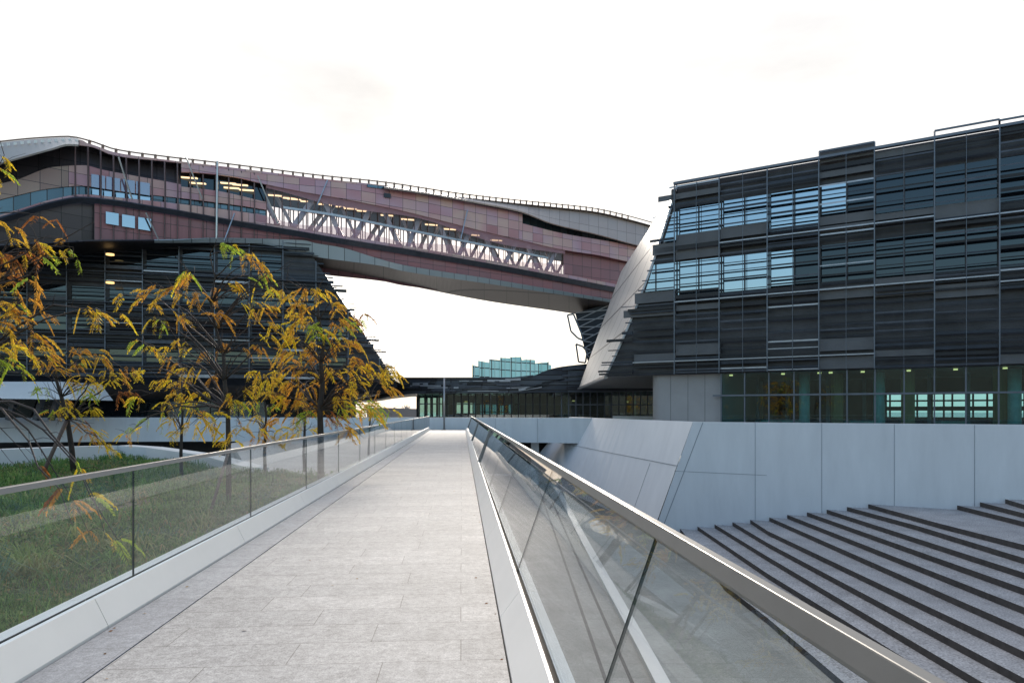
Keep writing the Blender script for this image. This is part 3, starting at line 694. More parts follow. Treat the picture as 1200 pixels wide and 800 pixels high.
# ------------------------------------------------------------------ teal tower
TT = thing('glass_tower', 'distant teal glass office tower above the low roof, haze put into its colour', 'building', (*W(600,420),G0))
prof = [(556,430),(562,430),(562,425),(574,425),(574,422.5),(586,422),(586,420),(598,419.5),(598,418.5),(611,418),(611,421),(617,421),(617,420),(627,421.5),(627,424),(643,424),(646,427.5)]
b = MB(); u = 0
for (p0,y0),(p1,y1) in zip(prof, prof[1:]):
    if p1 == p0: continue
    a, c = P(p0,y0,420), P(p1,y1,420+(p1-600)*.5)
    a.y = 420+(p0-600)*.5; c.y = 420+(p1-600)*.5
    w = c.x-a.x
    b.quad((a.x,a.y,G0),(c.x,c.y,G0),c,a,0,[(u,0),(u+w,0),(u+w,c.z),(u,a.z)])
    b.quad(a,c,c+Vector((0,40,0)),a+Vector((0,40,0)),0); u += w
a = P(556,430,398); b.quad((a.x,398,G0),(a.x,440,G0),(a.x,440,a.z),(a.x,398,a.z),0,[(0,0),(30,0),(30,25),(0,25)])
b.build('wall', M['tower'], TT)
for px in (556,562,568,574,580,586,592,598,604.5,611,617,622,627,635,643):
    b = MB(); y = [yy for pp_, yy in prof if pp_ <= px][-1]; p = P(px,y,420+(px-600)*.5-.6); b.bar((p.x,p.y,G0),(p.x,p.y,p.z+.6),.3,.3,up=Vector((0,-1,0))); b.build('mullion', M['palecol'], TT)

# ------------------------------------------------------------------ sky bridge
SB = thing('sky_bridge', 'long mauve clad truss bridge building high above the footbridge', 'building', (*W(400,66),15))
BD = interp([(-100,49),(0,52),(100,56),(200,60),(300,63.5),(350,65),(400,66),(470,69),(570,75),(715,85),(800,91)])
R0c = interp([(-100,178),(0,166),(40,162),(80,160),(105,165),(135,175),(190,183),(250,190),(330,200),(370,205),(450,213.5),(540,227),(600,234),(650,239),(695,244),(732,252),(765,261),(800,272)])
R1 = lambda p: R0c(p)+(2.2 if p < 100 else 4)
E = interp([(-100,222),(0,192),(61,175),(80,170),(105,172),(135,183),(190,189),(250,196),(300,203),(400,214),(450,220),(500,227),(560,238),(609,248),(646,262),(700,275),(744,287),(800,300)])
C2 = interp([(-100,235),(16,212),(63,196),(98,194),(119,199),(200,214),(215,217)])
U = interp([(195,202),(215,202),(270,207),(310,216),(360,226),(390,231),(470,247),(570,272),(600,279),(661,293),(700,299),(733,306),(800,320)])
Mc = interp([(205,218),(255,224),(312,237)])
Tc = interp([(-100,262),(17,230),(60,221),(95,218),(143,225),(200,231),(280,241),(312,246)])
T2 = interp([(-100,280),(17,247),(60,234),(95,228),(143,232),(200,238),(280,248),(312,253)])
Gc = interp([(-100,284),(17,250),(60,237),(95,231),(130,234),(175,241),(200,245),(290,261),(350,271),(390,278),(470,291),(570,308),(721,336.5),(800,352)])
G2 = lambda p: Gc(p)+6
K1 = interp([(-100,292),(60,284),(119,281.5),(200,281),(250,279),(355,281.5),(370,285),(400,290),(440,302),(470,310),(570,326),(715,351),(800,366)])
K2 = interp([(-100,294),(60,286),(119,283),(200,284),(250,284),(300,285),(355,298),(370,301),(450,312),(470,317),(570,332),(715,354),(800,369)])
KB = interp([(300,300),(355,311),(370,314),(470,333),(570,352.5),(675,368),(720,377),(800,392)])
sill = lambda p: Gc(p)-3.5
def bs(p0, p1, a, c, name, m, oa=0, ob=0, **k): return strip(p0, p1, a, c, 0, name, M[m], SB, BD, oa, ob, 5, **k)
bs(-95,92, R1, E, 'roof_canopy', 'palecanopy', 0, -1.0, solid=.15, label='pale sweeping roof canopy')
bs(92,450, R1, E, 'roof_fascia', 'pink', 0, 0, solid=.15)
bs(450,795, R1, E, 'roof_canopy', 'taupe', .8, -.9, solid=.15, label='taupe eave swelling outwards')
bs(430,612, lambda p: E(p)-1.5, lambda p: E(p)+1.5, 'eave_glazing', 'teal', -.2, -.2)
bs(-95,212, E, C2, 'fascia_band', 'graphfascia', 1.2, .5, solid=.12)
bs(212,612, E, U, 'screen_band', 'pink', .0, -.2, solid=.1)
upm = interp([(612,262),(661,274),(720,284),(800,300)])
bs(612,795, lambda p: E(p)-1, upm, 'upper_glazing', 'winglass' if False else 'teal', .9, .9)
bs(612,795, upm, U, 'screen_band', 'pink', .0, -.2, solid=.1)
bs(-95,80, C2, Tc, 'screen_band', 'brownscr', .4, .2, solid=.1, label='bronze screen band')
bs(80,212, C2, Tc, 'screen_band', 'pink', .4, .2, solid=.1)
bs(212,312, U, Mc, 'glazing_band', 'darkglass', .5, .5)
bs(212,312, Mc, Tc, 'screen_band', 'pink', .1, .1, solid=.1)
bs(-95,312, Tc, T2, 'glazing_band', 'teal', .3, .3)
bs(-95,312, T2, Gc, 'screen_band', 'pink', 0, 0, solid=.1)
bs(312,795, sill, Gc, 'screen_band', 'pink', 0, 0, solid=.1)
bs(-95,795, Gc, G2, 'gutter', 'mid', -.45, -.1, solid=.15)
bs(-95,110, G2, K1, 'screen_band', 'graphfascia', .5, .7, solid=.1)
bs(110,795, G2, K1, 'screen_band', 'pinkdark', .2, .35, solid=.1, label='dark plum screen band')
bs(180,795, K1, K2, 'fascia_strip', 'paleteal', .1, .4, solid=.1)
bs(-95,180, K1, K2, 'fascia_strip', 'graphfascia', .1, .4, solid=.1)
bs(300,795, K2, KB, 'soffit', 'bsoffit', .4, 8.5)
lv = lambda f, d: (lambda p: 481-(481-f(p))*BD(p)/(BD(p)+d))
bs(-95,302, K2, lv(K2,11), 'soffit', 'dark', .4, 11)
bs(-95,795, R1, lv(lambda p: R1(p)-6,9), 'roof', 'mid', 0, 9)
bs(312,662, U, lv(U,6.3), 'ceiling', 'ceil', .1, 6.3)
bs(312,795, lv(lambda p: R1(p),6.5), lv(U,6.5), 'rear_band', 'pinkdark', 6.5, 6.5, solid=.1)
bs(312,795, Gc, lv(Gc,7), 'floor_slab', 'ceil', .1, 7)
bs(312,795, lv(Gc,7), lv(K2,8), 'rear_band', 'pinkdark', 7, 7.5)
bs(-95,313, lv(R1,8), lv(K2,8), 'rear_wall', 'dark', 8, 8)
bs(660,795, U, sill, 'glazing_band', 'pinkdark', .7, .7)
m_, n_x, o_x = nt('pink_mesh'); dd_ = N(n_x, 'ShaderNodeBsdfDiffuse'); dd_.inputs[0].default_value = (.55,.30,.33,1); tt_ = N(n_x, 'ShaderNodeBsdfTransparent')
mm_ = N(n_x, 'ShaderNodeMixShader'); mm_.inputs[0].default_value = .52; n_x.links.new(tt_.outputs[0], mm_.inputs[1]); n_x.links.new(dd_.outputs[0], mm_.inputs[2]); n_x.links.new(mm_.outputs[0], o_x.inputs[0]); M['pinkmesh'] = m_
bs(300,662, lambda p: Gc(p)-11-3*math.sin(p*.05), lambda p: Gc(p)-3, 'mesh_screen', 'pinkmesh', -.05, -.05, label='see-through pink mesh screen')
bs(312,662, lambda p: U(p)-1, lambda p: U(p)+7+3*math.sin(p*.035), 'mesh_screen', 'pinkmesh', -.12, -.12, label='see-through pink mesh screen')
# the open, glazed truss storeys
p = 312
while p < 655:
    w = 9.4 if p < 450 else 8.2
    a, c = p, min(p+w, 660)
    q = MB(); D0, D1 = BD(a)+.35, BD(c)+.35
    q.quad(P(a,sill(a),D0),P(c,sill(c),D1),P(c,U(c)+1,D1),P(a,U(a)+1,D0)); q.build('glass_pane', M['clearpane'], SB)
    q = MB(); q.bar(P(a,sill(a)+1,BD(a)+.2),P(a,U(a)-1,BD(a)+.2),.08,.08,up=Vector((0,-1,0))); q.build('mullion', M['brownmull'], SB)
    p += w
p = 316
while p < 660:
    fz = lv(sill,6.6); fu = lv(U,6.6)
    q = MB(); q.bar(P(p,fz(p)+2,BD(p)+6.6),P(p,fu(p)-1,BD(p)+6.6),.10,.10,up=Vector((0,-1,0))); q.build('rear_mullion', M['brownmull'], SB)
    p += 5.6
q = MB(); tb = interp([(330,243),(390,252),(470,268),(570,288),(640,302)])
pr = [P(x,tb(x),BD(x)+.15) for x in range(332,650,10)]
for a, c in zip(pr, pr[1:]): q.bar(a, c, .2, .22)
q.build('transom', M['light'], SB)
tm = [(302,219,326,263),(370,229,344,266),(378,231,400,277),(436,243,414,280),(450,247,468,289),(492,256,477,291),(515,261,528,298),(552,270,537,300),(568,275,582,306),(605,284,592,308),(618,287,630,315),(652,294,640,317)]
for x0, y0, x1, y1 in tm:
    q = MB(); q.bar(P(x0,y0,BD(x0)+1.0),P(x1,y1,BD(x1)+1.0),.45,.36,up=Vector((0,-1,0))); q.build('truss_member', M['truss'], SB)
for x0, y0, x1, y1 in tm:
    d = 2.4; s = lambda x, y: P(x+22, 481-(481-y)*BD(x)/(BD(x)+d)*1.0+2.6, BD(x+22)+d)
    q = MB(); q.bar(s(x0,y0),s(x1,y1),.30,.26,up=Vector((0,-1,0))); q.build('truss_member', M['truss'], SB)
for x0, y0, x1, y1 in tm[1:]:
    d = 5.2; s = lambda x, y: P(x+9, 481-(481-y)*BD(x)/(BD(x)+d)*1.0, BD(x+9)+d)
    q = MB(); q.bar(s(x0,y0),s(x1,y1),.34,.3,up=Vector((0,-1,0))); q.build('truss_member', M['truss'], SB)
# lit strip lamps in the ceiling
for i, px in enumerate([212,222,258,262,272,280,314,330,336,352,372,388,402,418,446,470,498,520,548,575]):
    yy = (U(px)+4+ (i*7 % 5)); 
    if px < 312: yy = 208+(px-212)*.14+(i%2)*5
    p0 = P(px,yy,BD(px)+(.3 if px < 312 else 2.6)); 
    if px >= 312: p0.z = P(px,U(px),BD(px)).z-.14
    q = MB(); q.hexa([p0+Vector(v) for v in ((0,0,0),(1.3,.25,-.02),(1.3,.45,-.02),(0,.2,0),(0,0,.1),(1.3,.25,.08),(1.3,.45,.08),(0,.2,.1))]); q.build('ceiling_light', M['lamp'], SB)
# roof edge railing
p = 105; posts = []
while p < 740:
    q = MB(); q.bar(P(p,R1(p)+1,BD(p)+.2),P(p,R0c(p)-.8,BD(p)+.2),.18,.14,up=Vector((0,-1,0))); q.build('railing_post', M['brass'], SB)
    p += 15.5-8.5*min(1,max(0,(p-150)/450))
q = MB(); pr = [P(x,R0c(x),BD(x)+.2) for x in range(-90,790,10)]
for a, c in zip(pr, pr[1:]): q.bar(a, c, .10, .09)
q.build('roof_railing', M['brass'], SB)
q = MB()
for px in range(-80,90,8):
    q.bar(P(px,R1(px)+2.2,BD(px)-.35),P(px+3.6,R1(px+3.6)+2.2,BD(px)-.35),.05,.22)
q.build('roof_slots', M['kerb'], SB)
# vertical fins down the cladding of the left half, tie rods, downpipe
for px in list(range(88,312,15)):
    q = MB(); q.bar(P(px,E(px),BD(px)-.05),P(px+.5,Gc(px)-.5,BD(px)-.12),.09,.10,up=Vector((0,-1,0))); q.build('fin', M['brownmull'], SB)
for px in list(range(118,360,15)):
    q = MB(); q.bar(P(px,G2(px)+.5,BD(px)+.05),P(px,K1(px),BD(px)+.15),.08,.08,up=Vector((0,-1,0))); q.build('fin', M['brownmull'], SB)
for x0,y0,x1,y1 in ((139,184,155,234),(171,249,186,281),(218,184,237,233),(302,206,326,262),(275,250,263,282),(384,211,372,240),(548,246,540,280)):
    q = MB(); q.bar(P(x0,y0,BD(x0)-.45),P(x1,y1,BD(x1)-.45),.10,.10,up=Vector((0,-1,0))); q.build('tie_rod', M['light'], SB)
q = MB(); q.bar(P(255,189,BD(255)-.6),P(254,280,BD(255)-.6),.13,.13,up=Vector((0,-1,0))); q.build('downpipe', M['steel'], SB)
def patch(px0, px1, y0, y1, m, nm='window', slope=.16, o=.32):
    q = MB(); q.quad(P(px0,y1,BD(px0)+o),P(px1,y1+slope*(px1-px0),BD(px1)+o),P(px1,y0+slope*(px1-px0),BD(px1)+o),P(px0,y0,BD(px0)+o)); q.build(nm, M[m], SB, solid=.05)
M['lilac'] = glass('lilac_pane', ior=1.5, refl=.22, rough=.08, dark=(.16,.09,.14))
for i in range(4): patch(107+i*17.5,123+i*17.5,204+i*2.8,219+i*2.6,'lilac',o=.1)
for i in range(3): patch(124+i*19,139+i*19,248+i*3.2,262+i*3.2,'winglass',o=.0)
patch(450,458,226,231,'teal',o=-.3)
for i in range(5): patch(108+i*14,120+i*14,221.5+i*2.1,228+i*1.9,'winglass',o=.1,slope=.12)

# inclined support under the right end
SP = thing('bridge_support', 'dark tapering mesh clad leg carrying the right end of the sky bridge', 'support', (*W(690,88),0))
top = [P(674,367,86),P(726,352,87),P(740,352,93),P(690,368,93)]; bot = [P(689,424,86),P(698,424,87),P(700,424,90),P(691,424,90)]
b = MB(); b.hexa(bot+top); b.build('leg', M['dark'], SP)
for i in range(7):
    f = i/7; a = bot[0].lerp(top[0], f); c = bot[1].lerp(top[1], f); a2 = bot[0].lerp(top[0], f+1/7); c2 = bot[1].lerp(top[1], f+1/7)
    for s0, s1 in ((a,c2),(c,a2)):
        q = MB(); q.bar(s0+Vector((0,-.2,0)), s1+Vector((0,-.2,0)), .12,.12); q.build('brace', M['core'], SP)
for loop in ([(665,369),(672,368),(682,392),(684,399),(677,396),(669,388)],[(675,403),(683,406),(688,412),(686,425),(678,424)]):
    q = MB()
    for (x0,y0),(x1,y1) in zip(loop, loop[1:]+loop[:1]): q.bar(P(x0,y0,86),P(x1,y1,86),.2,.2,up=Vector((0,-1,0)))
    q.build('frame', M['mull'], SP)
b = MB(); b.hexa([P(686,470,86),P(720,470,87),P(720,470,95),P(686,470,95),P(688,424,86),P(725,424,87),P(725,424,93),P(690,424,93)]); b.build('pier', M['dark'], SP)

# ------------------------------------------------------------------ lawn and left side
LZ = -.5
lawn = [(-2.95,-8),(-3.3,6),(-4.5,21),(-9.4,23.5),(-14.6,28.0),(-17.6,30.6),(-18.2,27),(-19,24.5),(-34,20.5),(-34,-8)]
b = MB(); b.prism(lawn, G0, LZ); b.build('lawn', M['soil'], label='planted lawn bed beside the footbridge', kind='structure')
b = MB(); b.prism([(-3.9,14),(-6.9,57),(-19.5,57.5),(-18.5,44),(-14.5,36),(-9,23.4),(-5,20.9)], G0, LZ-.05); b.build('pavement', M['pavement'], label='pale paving beyond the lawn', kind='structure')
t = thing('planter_wall', 'white curving edge wall behind the lawn on the left', 'wall', (-17.6,30.8,LZ))
path = [(-36,20.0),(-19.1,24.9),(-18.0,28.2),(-17.2,31.2),(-14.2,28.9),(-9.2,24.2)]; hts = [.16,.22,.16,.02,-.12,-.42]
path = [(-36,19.6),(-25,22.4),(-20.0,25.2),(-18.6,28.0),(-17.9,31.0),(-16.2,30.2),(-12.5,27.2),(-9.2,24.0)]; hts = [.02,.08,.12,.10,.02,-.02,-.15,-.42]
b = MB()
for i in range(len(path)-1):
    (x0,y0),(x1,y1) = path[i], path[i+1]; d = Vector((x1-x0,y1-y0,0)).normalized(); n_ = Vector((-d.y,d.x,0))*.7
    b.hexa([(x0,y0,G0),(x1,y1,G0),(x1+n_.x,y1+n_.y,G0),(x0+n_.x,y0+n_.y,G0),(x0,y0,hts[i]),(x1,y1,hts[i+1]),(x1+n_.x,y1+n_.y,hts[i+1]),(x0+n_.x,y0+n_.y,hts[i])])
b.build('wall_face', M['planter'], t)
b = MB(); gs = [(-8.2,-2),(-8.3,11),(-8.4,16),(-8.7,22.5)]
for (x0,y0),(x1,y1) in zip(gs, gs[1:]): b.quad((x0-.45,y0,LZ+.02),(x0+.45,y0,LZ+.02),(x1+.45,y1,LZ+.02),(x1-.45,y1,LZ+.02))
b.build('gravel_strip', M['gravel'], label='narrow gravel strip across the lawn', kind='structure')

def inside(x, y, poly):
    c = False; n = len(poly)
    for i in range(n):
        x0, y0 = poly[i]; x1, y1 = poly[i-1]
        if (y0 > y) != (y1 > y) and x < (x1-x0)*(y-y0)/(y1-y0)+x0: c = not c
    return c
# grass: curved blades in tufts
def vcol(n, c): return c
gv, gf, gc = [], [], []
def blade(x, y, z, L, w, ang, lean, col):
    dx, dy = math.cos(ang), math.sin(ang); sx, sy = -dy*w, dx*w; i = len(gv)
    x1, y1, z1 = x+dx*lean*L*.45, y+dy*lean*L*.45, z+L*.75*(1-lean*.25); x2, y2, z2 = x+dx*lean*L*1.1, y+dy*lean*L*1.1, z+L*(1-lean*.75)
    gv.extend([(x-sx,y-sy,z),(x+sx,y+sy,z),(x1+sx*.7,y1+sy*.7,z1),(x1-sx*.7,y1-sy*.7,z1),(x2,y2,z2)])
    gf.extend([(i,i+1,i+2,i+3),(i+3,i+2,i+4)]); gc.append((col,5))
cols = [(.05,.12,.03),(.09,.19,.045),(.14,.25,.06),(.17,.25,.07),(.22,.21,.09),(.07,.15,.08)]
made = 0; tries = 0
from math import sin, cos
while made < 21000 and tries < 200000:
    tries += 1
    y = 2.2+(random.random()**1.5)*28; x = -3.1-random.random()**.9*min(30, 2+y*.95)
    if not inside(x, y, lawn): continue
    if abs(x+8.35) < .3 and 2 < y < 22.5 and random.random() < .8: continue
    mnd = .5+.5*math.sin(x*1.3+1.2*math.sin(y*.7))*math.cos(y*.9+x*.3)
    if random.random() > .55+.45*mnd: continue
    near = y < 9; nb = 12 if y < 7 else 8 if y < 14 else 6
    L0 = (.16+.26*mnd)*random.uniform(.7,1.3); k = random.choice(cols[:3] if mnd > .5 else cols)
    if random.random() < .05: k = (.28,.22,.09)
    tuft = random.random() < .5
    for j in range(nb):
        f = random.uniform(.75,1.3); c = tuple(v*f for v in k)
        blade(x+random.gauss(0,.03 if tuft else .09), y+random.gauss(0,.03 if tuft else .09), LZ-.02, L0*random.uniform(.6,1.25), (.005 if near else .010)*random.uniform(.8,1.6), random.uniform(0,6.28), random.uniform(.3,1.35), c)
    made += 1
for _ in range(420):
    y = 2.6+(random.random()**1.2)*20; x = -3.2-random.random()*min(15, 2+y*.8)
    if not inside(x, y, lawn) or abs(x+8.35) < .5: continue
    k = random.choice([(.10,.22,.05),(.13,.26,.06),(.20,.30,.08),(.08,.18,.10),(.26,.28,.10)]); L0 = random.uniform(.28,.62)
    for j in range(46 if y < 10 else 26):
        f = random.uniform(.6,1.35); blade(x+random.gauss(0,.06), y+random.gauss(0,.06), LZ-.02, L0*random.uniform(.6,1.15), (.0045 if y < 8 else .009)*random.uniform(.8,1.4), random.uniform(0,6.28), random.uniform(.5,1.5), tuple(v*f for v in k))
# broad-leaved weeds near the front
for _ in range(5200):
    y = 3+(random.random()**1.3)*17; x = -3.15-random.random()*min(9, y*.9)
    if not inside(x, y, lawn): continue
    i = len(gv); r = random.uniform(.012,.035)*(1+.04*y); a = random.uniform(0,6.28); z = LZ+random.uniform(.02,.22)
    tx, ty = random.uniform(-.5,.5), random.uniform(-.5,.5); dx, dy = math.cos(a), math.sin(a)
    gv.extend([(x,y,z),(x+dx*r-dy*r*.5,y+dy*r+dx*r*.5,z+tx*r),(x+dx*2*r,y+dy*2*r,z+ty*r),(x+dx*r+dy*r*.5,y+dy*r-dx*r*.5,z-tx*r)])
    gf.append((i,i+1,i+2,i+3)); f = random.uniform(.6,1.3); c = random.choice([(.09,.15,.05),(.15,.20,.06),(.24,.19,.06),(.07,.12,.05)]); gc.append((tuple(v*f for v in c),4))
def leafmat(name, trans=.35, rough=.72):
    m, n, o = nt(name); L = n.links
    at = N(n, 'ShaderNodeAttribute', attribute_name='Col'); d = N(n, 'ShaderNodeBsdfPrincipled'); d.inputs['Roughness'].default_value = rough; d.inputs['Specular IOR Level'].default_value = .3
    tr_ = N(n, 'ShaderNodeBsdfTranslucent'); x = N(n, 'ShaderNodeMixShader'); x.inputs[0].default_value = trans
    L.new(at.outputs['Color'], d.inputs['Base Color']); L.new(at.outputs['Color'], tr_.inputs[0]); L.new(d.outputs[0], x.inputs[1]); L.new(tr_.outputs[0], x.inputs[2]); L.new(x.outputs[0], o.inputs[0])
    return m
M['grass'] = leafmat('grass_blade', .3); M['leaf'] = leafmat('autumn_leaf', .5)
def colmesh(name, v, f, c, m):
    me = bpy.data.meshes.new(name); me.from_pydata(v, [], f); me.materials.append(m)
    at = me.color_attributes.new('Col', 'FLOAT_COLOR', 'POINT')
    arr = np.ones((len(v),4), np.float32); i = 0
    cc = np.repeat(np.array([q[0] for q in c], np.float32), [q[1] for q in c], axis=0); arr[:,:3] = cc
    at.data.foreach_set('color', arr.ravel()); me.update()
    o = bpy.data.objects.new(name, me); COL.objects.link(o); return o
tag(colmesh('grass', gv, gf, gc, M['grass']), 'long tufted green grass and weeds on the lawn bed', 'grass', kind='stuff')

# ------------------------------------------------------------------ autumn trees
PAL = {'y':(.86,.60,.04),'o':(.66,.33,.05),'g':(.42,.52,.06),'b':(.38,.14,.04),'a':(.78,.49,.05)}
class Tree:
    def __init__(s, label, base, D, group='young autumn trees on the lawn bed', size=1.0, stake=True, name='autumn_tree'):
        s.t = thing(name, label, 'tree', base, group); s.base = Vector(base); s.D = D; s.size = size
        s.w = MB(); s.v = []; s.f = []; s.c = []; s.tw = MB()
    def trunk(s, pts, r0, r1):
        n = len(pts); s.tp = [Vector(p) for p in pts]; s.w.tube(pts, [r0+(r1-r0)*i/(n-1) for i in range(n)], 8)
    def frond(s, p, d, L, col):
        d = d.normalized(); side = d.cross(Vector((0,0,1)))
        side = side.normalized() if side.length > .01 else Vector((1,0,0))
        n = random.randint(11, 15); droop = random.uniform(.6,1.3)*L; pts = []
        for k in range(n+1):
            u = k/n; q = p+d*(L*u)+Vector((0,0,-droop*u*u*.6)); pts.append(q)
        i = len(s.v); r = .0025*s.size     # rachis
        a, e = pts[0], pts[-1]; m_ = pts[n//2]
        for q0, q1 in ((a,m_),(m_,e)):
            i = len(s.v); s.v += [tuple(q0+side*r),tuple(q0-side*r),tuple(q1-side*r),tuple(q1+side*r)]; s.f.append((i,i+1,i+2,i+3)); s.c.append(((.25,.13,.04),4))
        ll = L*random.uniform(.26,.38)
        for k in range(1, n+1):
            q = pts[k]; u = k/n; lf = ll*(1.1-.6*abs(u-.45))
            for sg in (-1, 1):
                if random.random() < .08: continue
                ld = (side*sg*random.uniform(.5,.9)+d*random.uniform(.3,.6)+Vector((0,0,-random.uniform(.3,.95)))).normalized()
                wv = ld.cross(side*sg+Vector((random.uniform(-.5,.5),random.uniform(-.5,.5),random.uniform(.2,.8)))).normalized()*lf*random.uniform(.13,.18)
                i = len(s.v); m2 = q+ld*lf*.5
                s.v += [tuple(q), tuple(m2+wv), tuple(q+ld*lf), tuple(m2-wv)]; s.f.append((i,i+1,i+2,i+3))
                fz = random.uniform(.75,1.25); s.c.append((tuple(min(.9, x*fz) for x in col), 4))
    def cluster(s, px, py, D=None, n=5, col=None, spread=1.0, src=None, bare=False):
        D = (D or s.D)+random.uniform(-1.1,1.1)*s.size; c = P(px, py, D)
        # attach to the trunk below the cluster
        if src is None:
            zz = c.z-abs(c.x-s.base.x)*.55-.2
            tp = s.tp; k = 0
            cand = [q for q in tp[2:]]
            src = min(cand, key=lambda q: abs(q.z-zz))
        else: src = Vector(src)
        d = c-src; L = d.length; m = []
        nseg = 7; sag = random.uniform(.08,.2)*L
        jx = Vector((random.uniform(-1,1),random.uniform(-1,1),random.uniform(-.5,1)))*L*.07
        for k in range(nseg+1):
            u = k/nseg; q = src+d*u+Vector((0,0,1))*sag*math.sin(math.pi*min(1,u*1.0))*.8+jx*math.sin(math.pi*u)+Vector((random.uniform(-1,1),random.uniform(-1,1),random.uniform(-1,1)))*.02*L*(0 < k < nseg)
            m.append(q)
        r0 = (.010+.006*L)*s.size; s.tw.tube(m, [r0*(1-.8*k/nseg) for k in range(nseg+1)], 5)
        # side twigs
        for k in range(3, nseg+1):
            if random.random() < .7:
                q = m[k]; dd = (d.normalized()+Vector((random.uniform(-1,1),random.uniform(-1,1),random.uniform(-.6,.9)))*.9).normalized()*random.uniform(.2,.5)*s.size
                s.tw.tube([q, q+dd*.5+Vector((0,0,.03)), q+dd], [.006*s.size,.004*s.size,.0025*s.size], 4)
        if bare: return
        for j in range(int(n*1.7)):
            k = random.choice((nseg, nseg, nseg-1, nseg-1, nseg-2)); q = m[k]+Vector((random.uniform(-1,1),random.uniform(-1,1),random.uniform(-.5,.5)))*.12*s.size*spread
            dd = Vector((d.normalized().x*.6+random.uniform(-.9,.9), random.uniform(-.9,.9), random.uniform(-.75,.15)))
            kk = col or random.choice('yyoaaagb'); base = PAL[random.choice(kk)]
            s.frond(q, dd, random.uniform(.17,.33)*s.size, base)
    def done(s):
        for nm, mb, mm in (('trunk', s.w, 'bark'), ('branches', s.tw, 'twig')):
            if mb.v: mb.build(nm, M[mm], s.t, smooth=True)
        o = colmesh('crown', s.v, s.f, s.c, M['leaf']); o.parent = s.t; o.location = -s.base
    def stake(s, a, c, r=.03):
        q = MB(); q.tube([a, c], r, 7); q.build('stake', M['stake'], s.t, smooth=True)

random.seed(11)
# main tree
D = 14.5; bx = W(268, D)
T3 = Tree('tall thin yellow leaved tree, dark trunk just behind the left balustrade', (*bx, LZ), D)
T3.trunk([(*bx,LZ-.1),P(268,540,D),P(267,480,D),P(263,445,D),P(262,415,D),P(253,385,D),P(247,355,D),P(252,325,D),P(246,300,D)], .060, .012)
for px, py, c in [(145,345,'ya'),(165,340,'ao'),(182,334,'ao'),(202,336,'ao'),(217,316,'yg'),(222,324,'oa'),(230,342,'oo'),(255,342,'o'),(262,287,'g'),(277,289,'gy'),(292,297,'oa'),(305,307,'oa'),
    (317,325,'gg'),(320,337,'gy'),(277,330,'ya'),(300,350,'gya'),(184,372,'gy'),(205,367,'ao'),(160,397,'gy'),(180,405,'yo'),(200,417,'ao'),(207,397,'ya'),(255,365,'o'),(305,362,'oa'),(320,357,'ao'),(320,377,'ay'),
    (325,390,'ay'),(305,405,'oa'),(260,402,'o'),(250,440,'oo'),(305,435,'ya'),(320,440,'ya'),(187,445,'ya'),(160,465,'yg'),(230,462,'ay'),(142,430,'yo'),(270,462,'oy'),(235,490,'ay'),(250,500,'ay'),(282,470,'yg'),(288,452,'ay'),(220,500,'ya'),(160,500,'g'),(150,508,'yo'),(240,415,'o'),(215,430,'ya'),(283,500,'ao'),(270,520,'ya')]:
    T3.cluster(px, py, n=4, col=c, spread=.8)
for _ in range(16): T3.cluster(random.uniform(170,340), random.uniform(300,440), bare=True)
T3.stake(P(243,612,13.2), P(269,525,14.3)); T3.done()
# dense tree
D = 17; bx = W(376, D)
T4 = Tree('dense orange and yellow tree beside the footbridge, widest of the row', (*bx, LZ), D)
T4.trunk([(*bx,LZ-.1),P(376,520,D),P(375,480,D),P(378,450,D),P(376,425,D),P(380,400,D),P(374,375,D),P(372,350,D)], .09, .02)
for px, py, c in [(325,340,'ay'),(350,338,'oa'),(372,338,'ay'),(350,355,'ao'),(357,372,'ay'),(367,380,'g'),(377,390,'gy'),(342,380,'ya'),(337,395,'ya'),(325,405,'ao'),(355,410,'ao'),(400,375,'ao'),(410,380,'ga'),(410,397,'oa'),(390,357,'oa'),(422,370,'gb'),
    (435,425,'ay'),(455,437,'ay'),(462,430,'ay'),(452,452,'oa'),(390,430,'ya'),(410,435,'ya'),(400,452,'yo'),(400,465,'ya'),(420,445,'ya'),(385,440,'ao'),(325,435,'ya'),(337,450,'oa'),(325,462,'ya'),(355,487,'g'),(325,490,'oa'),(332,505,'ya'),
    (407,482,'yg'),(417,482,'yo'),(435,472,'ga'),(460,480,'gy'),(440,485,'ya'),(410,500,'ao'),(350,430,'ao'),(360,450,'oa'),(370,420,'o'),(345,470,'ao'),(375,470,'oa'),(395,400,'oa'),(330,420,'oa'),(365,400,'ay'),(345,365,'ay'),(310,450,'ay'),(420,420,'ao'),(390,490,'ob')]:
    T4.cluster(px, py, n=7, col=c, spread=1.5)
for _ in range(26): T4.cluster(random.uniform(320,450), random.uniform(370,490), bare=True)
T4.done()
# left tree with prop
D = 22.5; bx = W(87, D)
T2_ = Tree('yellow tree on the left lawn, its forked trunk propped by a slanting stake', (*bx, LZ), D, size=1.15)
T2_.trunk([(*bx,LZ-.1),P(84,525,D),P(79,492,D),P(72,465,D),P(66,445,D),P(64,425,D),P(60,400,D)], .10, .02)
for px, py, c in [(90,425,'go'),(100,420,'ya'),(115,412,'oa'),(125,418,'oa'),(105,440,'ya'),(120,450,'y'),(110,460,'g'),(85,480,'ya'),(75,470,'yo'),(60,482,'ag'),(95,495,'ob'),(105,510,'ob'),(115,515,'ya'),(132,527,'ya'),(152,435,'y'),(140,442,'yo'),
    (100,455,'yg'),(55,420,'ao'),(45,455,'g'),(70,430,'oa'),(130,435,'y'),(95,408,'o'),(85,445,'ya'),(112,480,'y'),(150,460,'ob')]:
    T2_.cluster(px, py, n=5, col=c, spread=1.3)
for _ in range(10): T2_.cluster(random.uniform(40,150), random.uniform(390,500), bare=True)
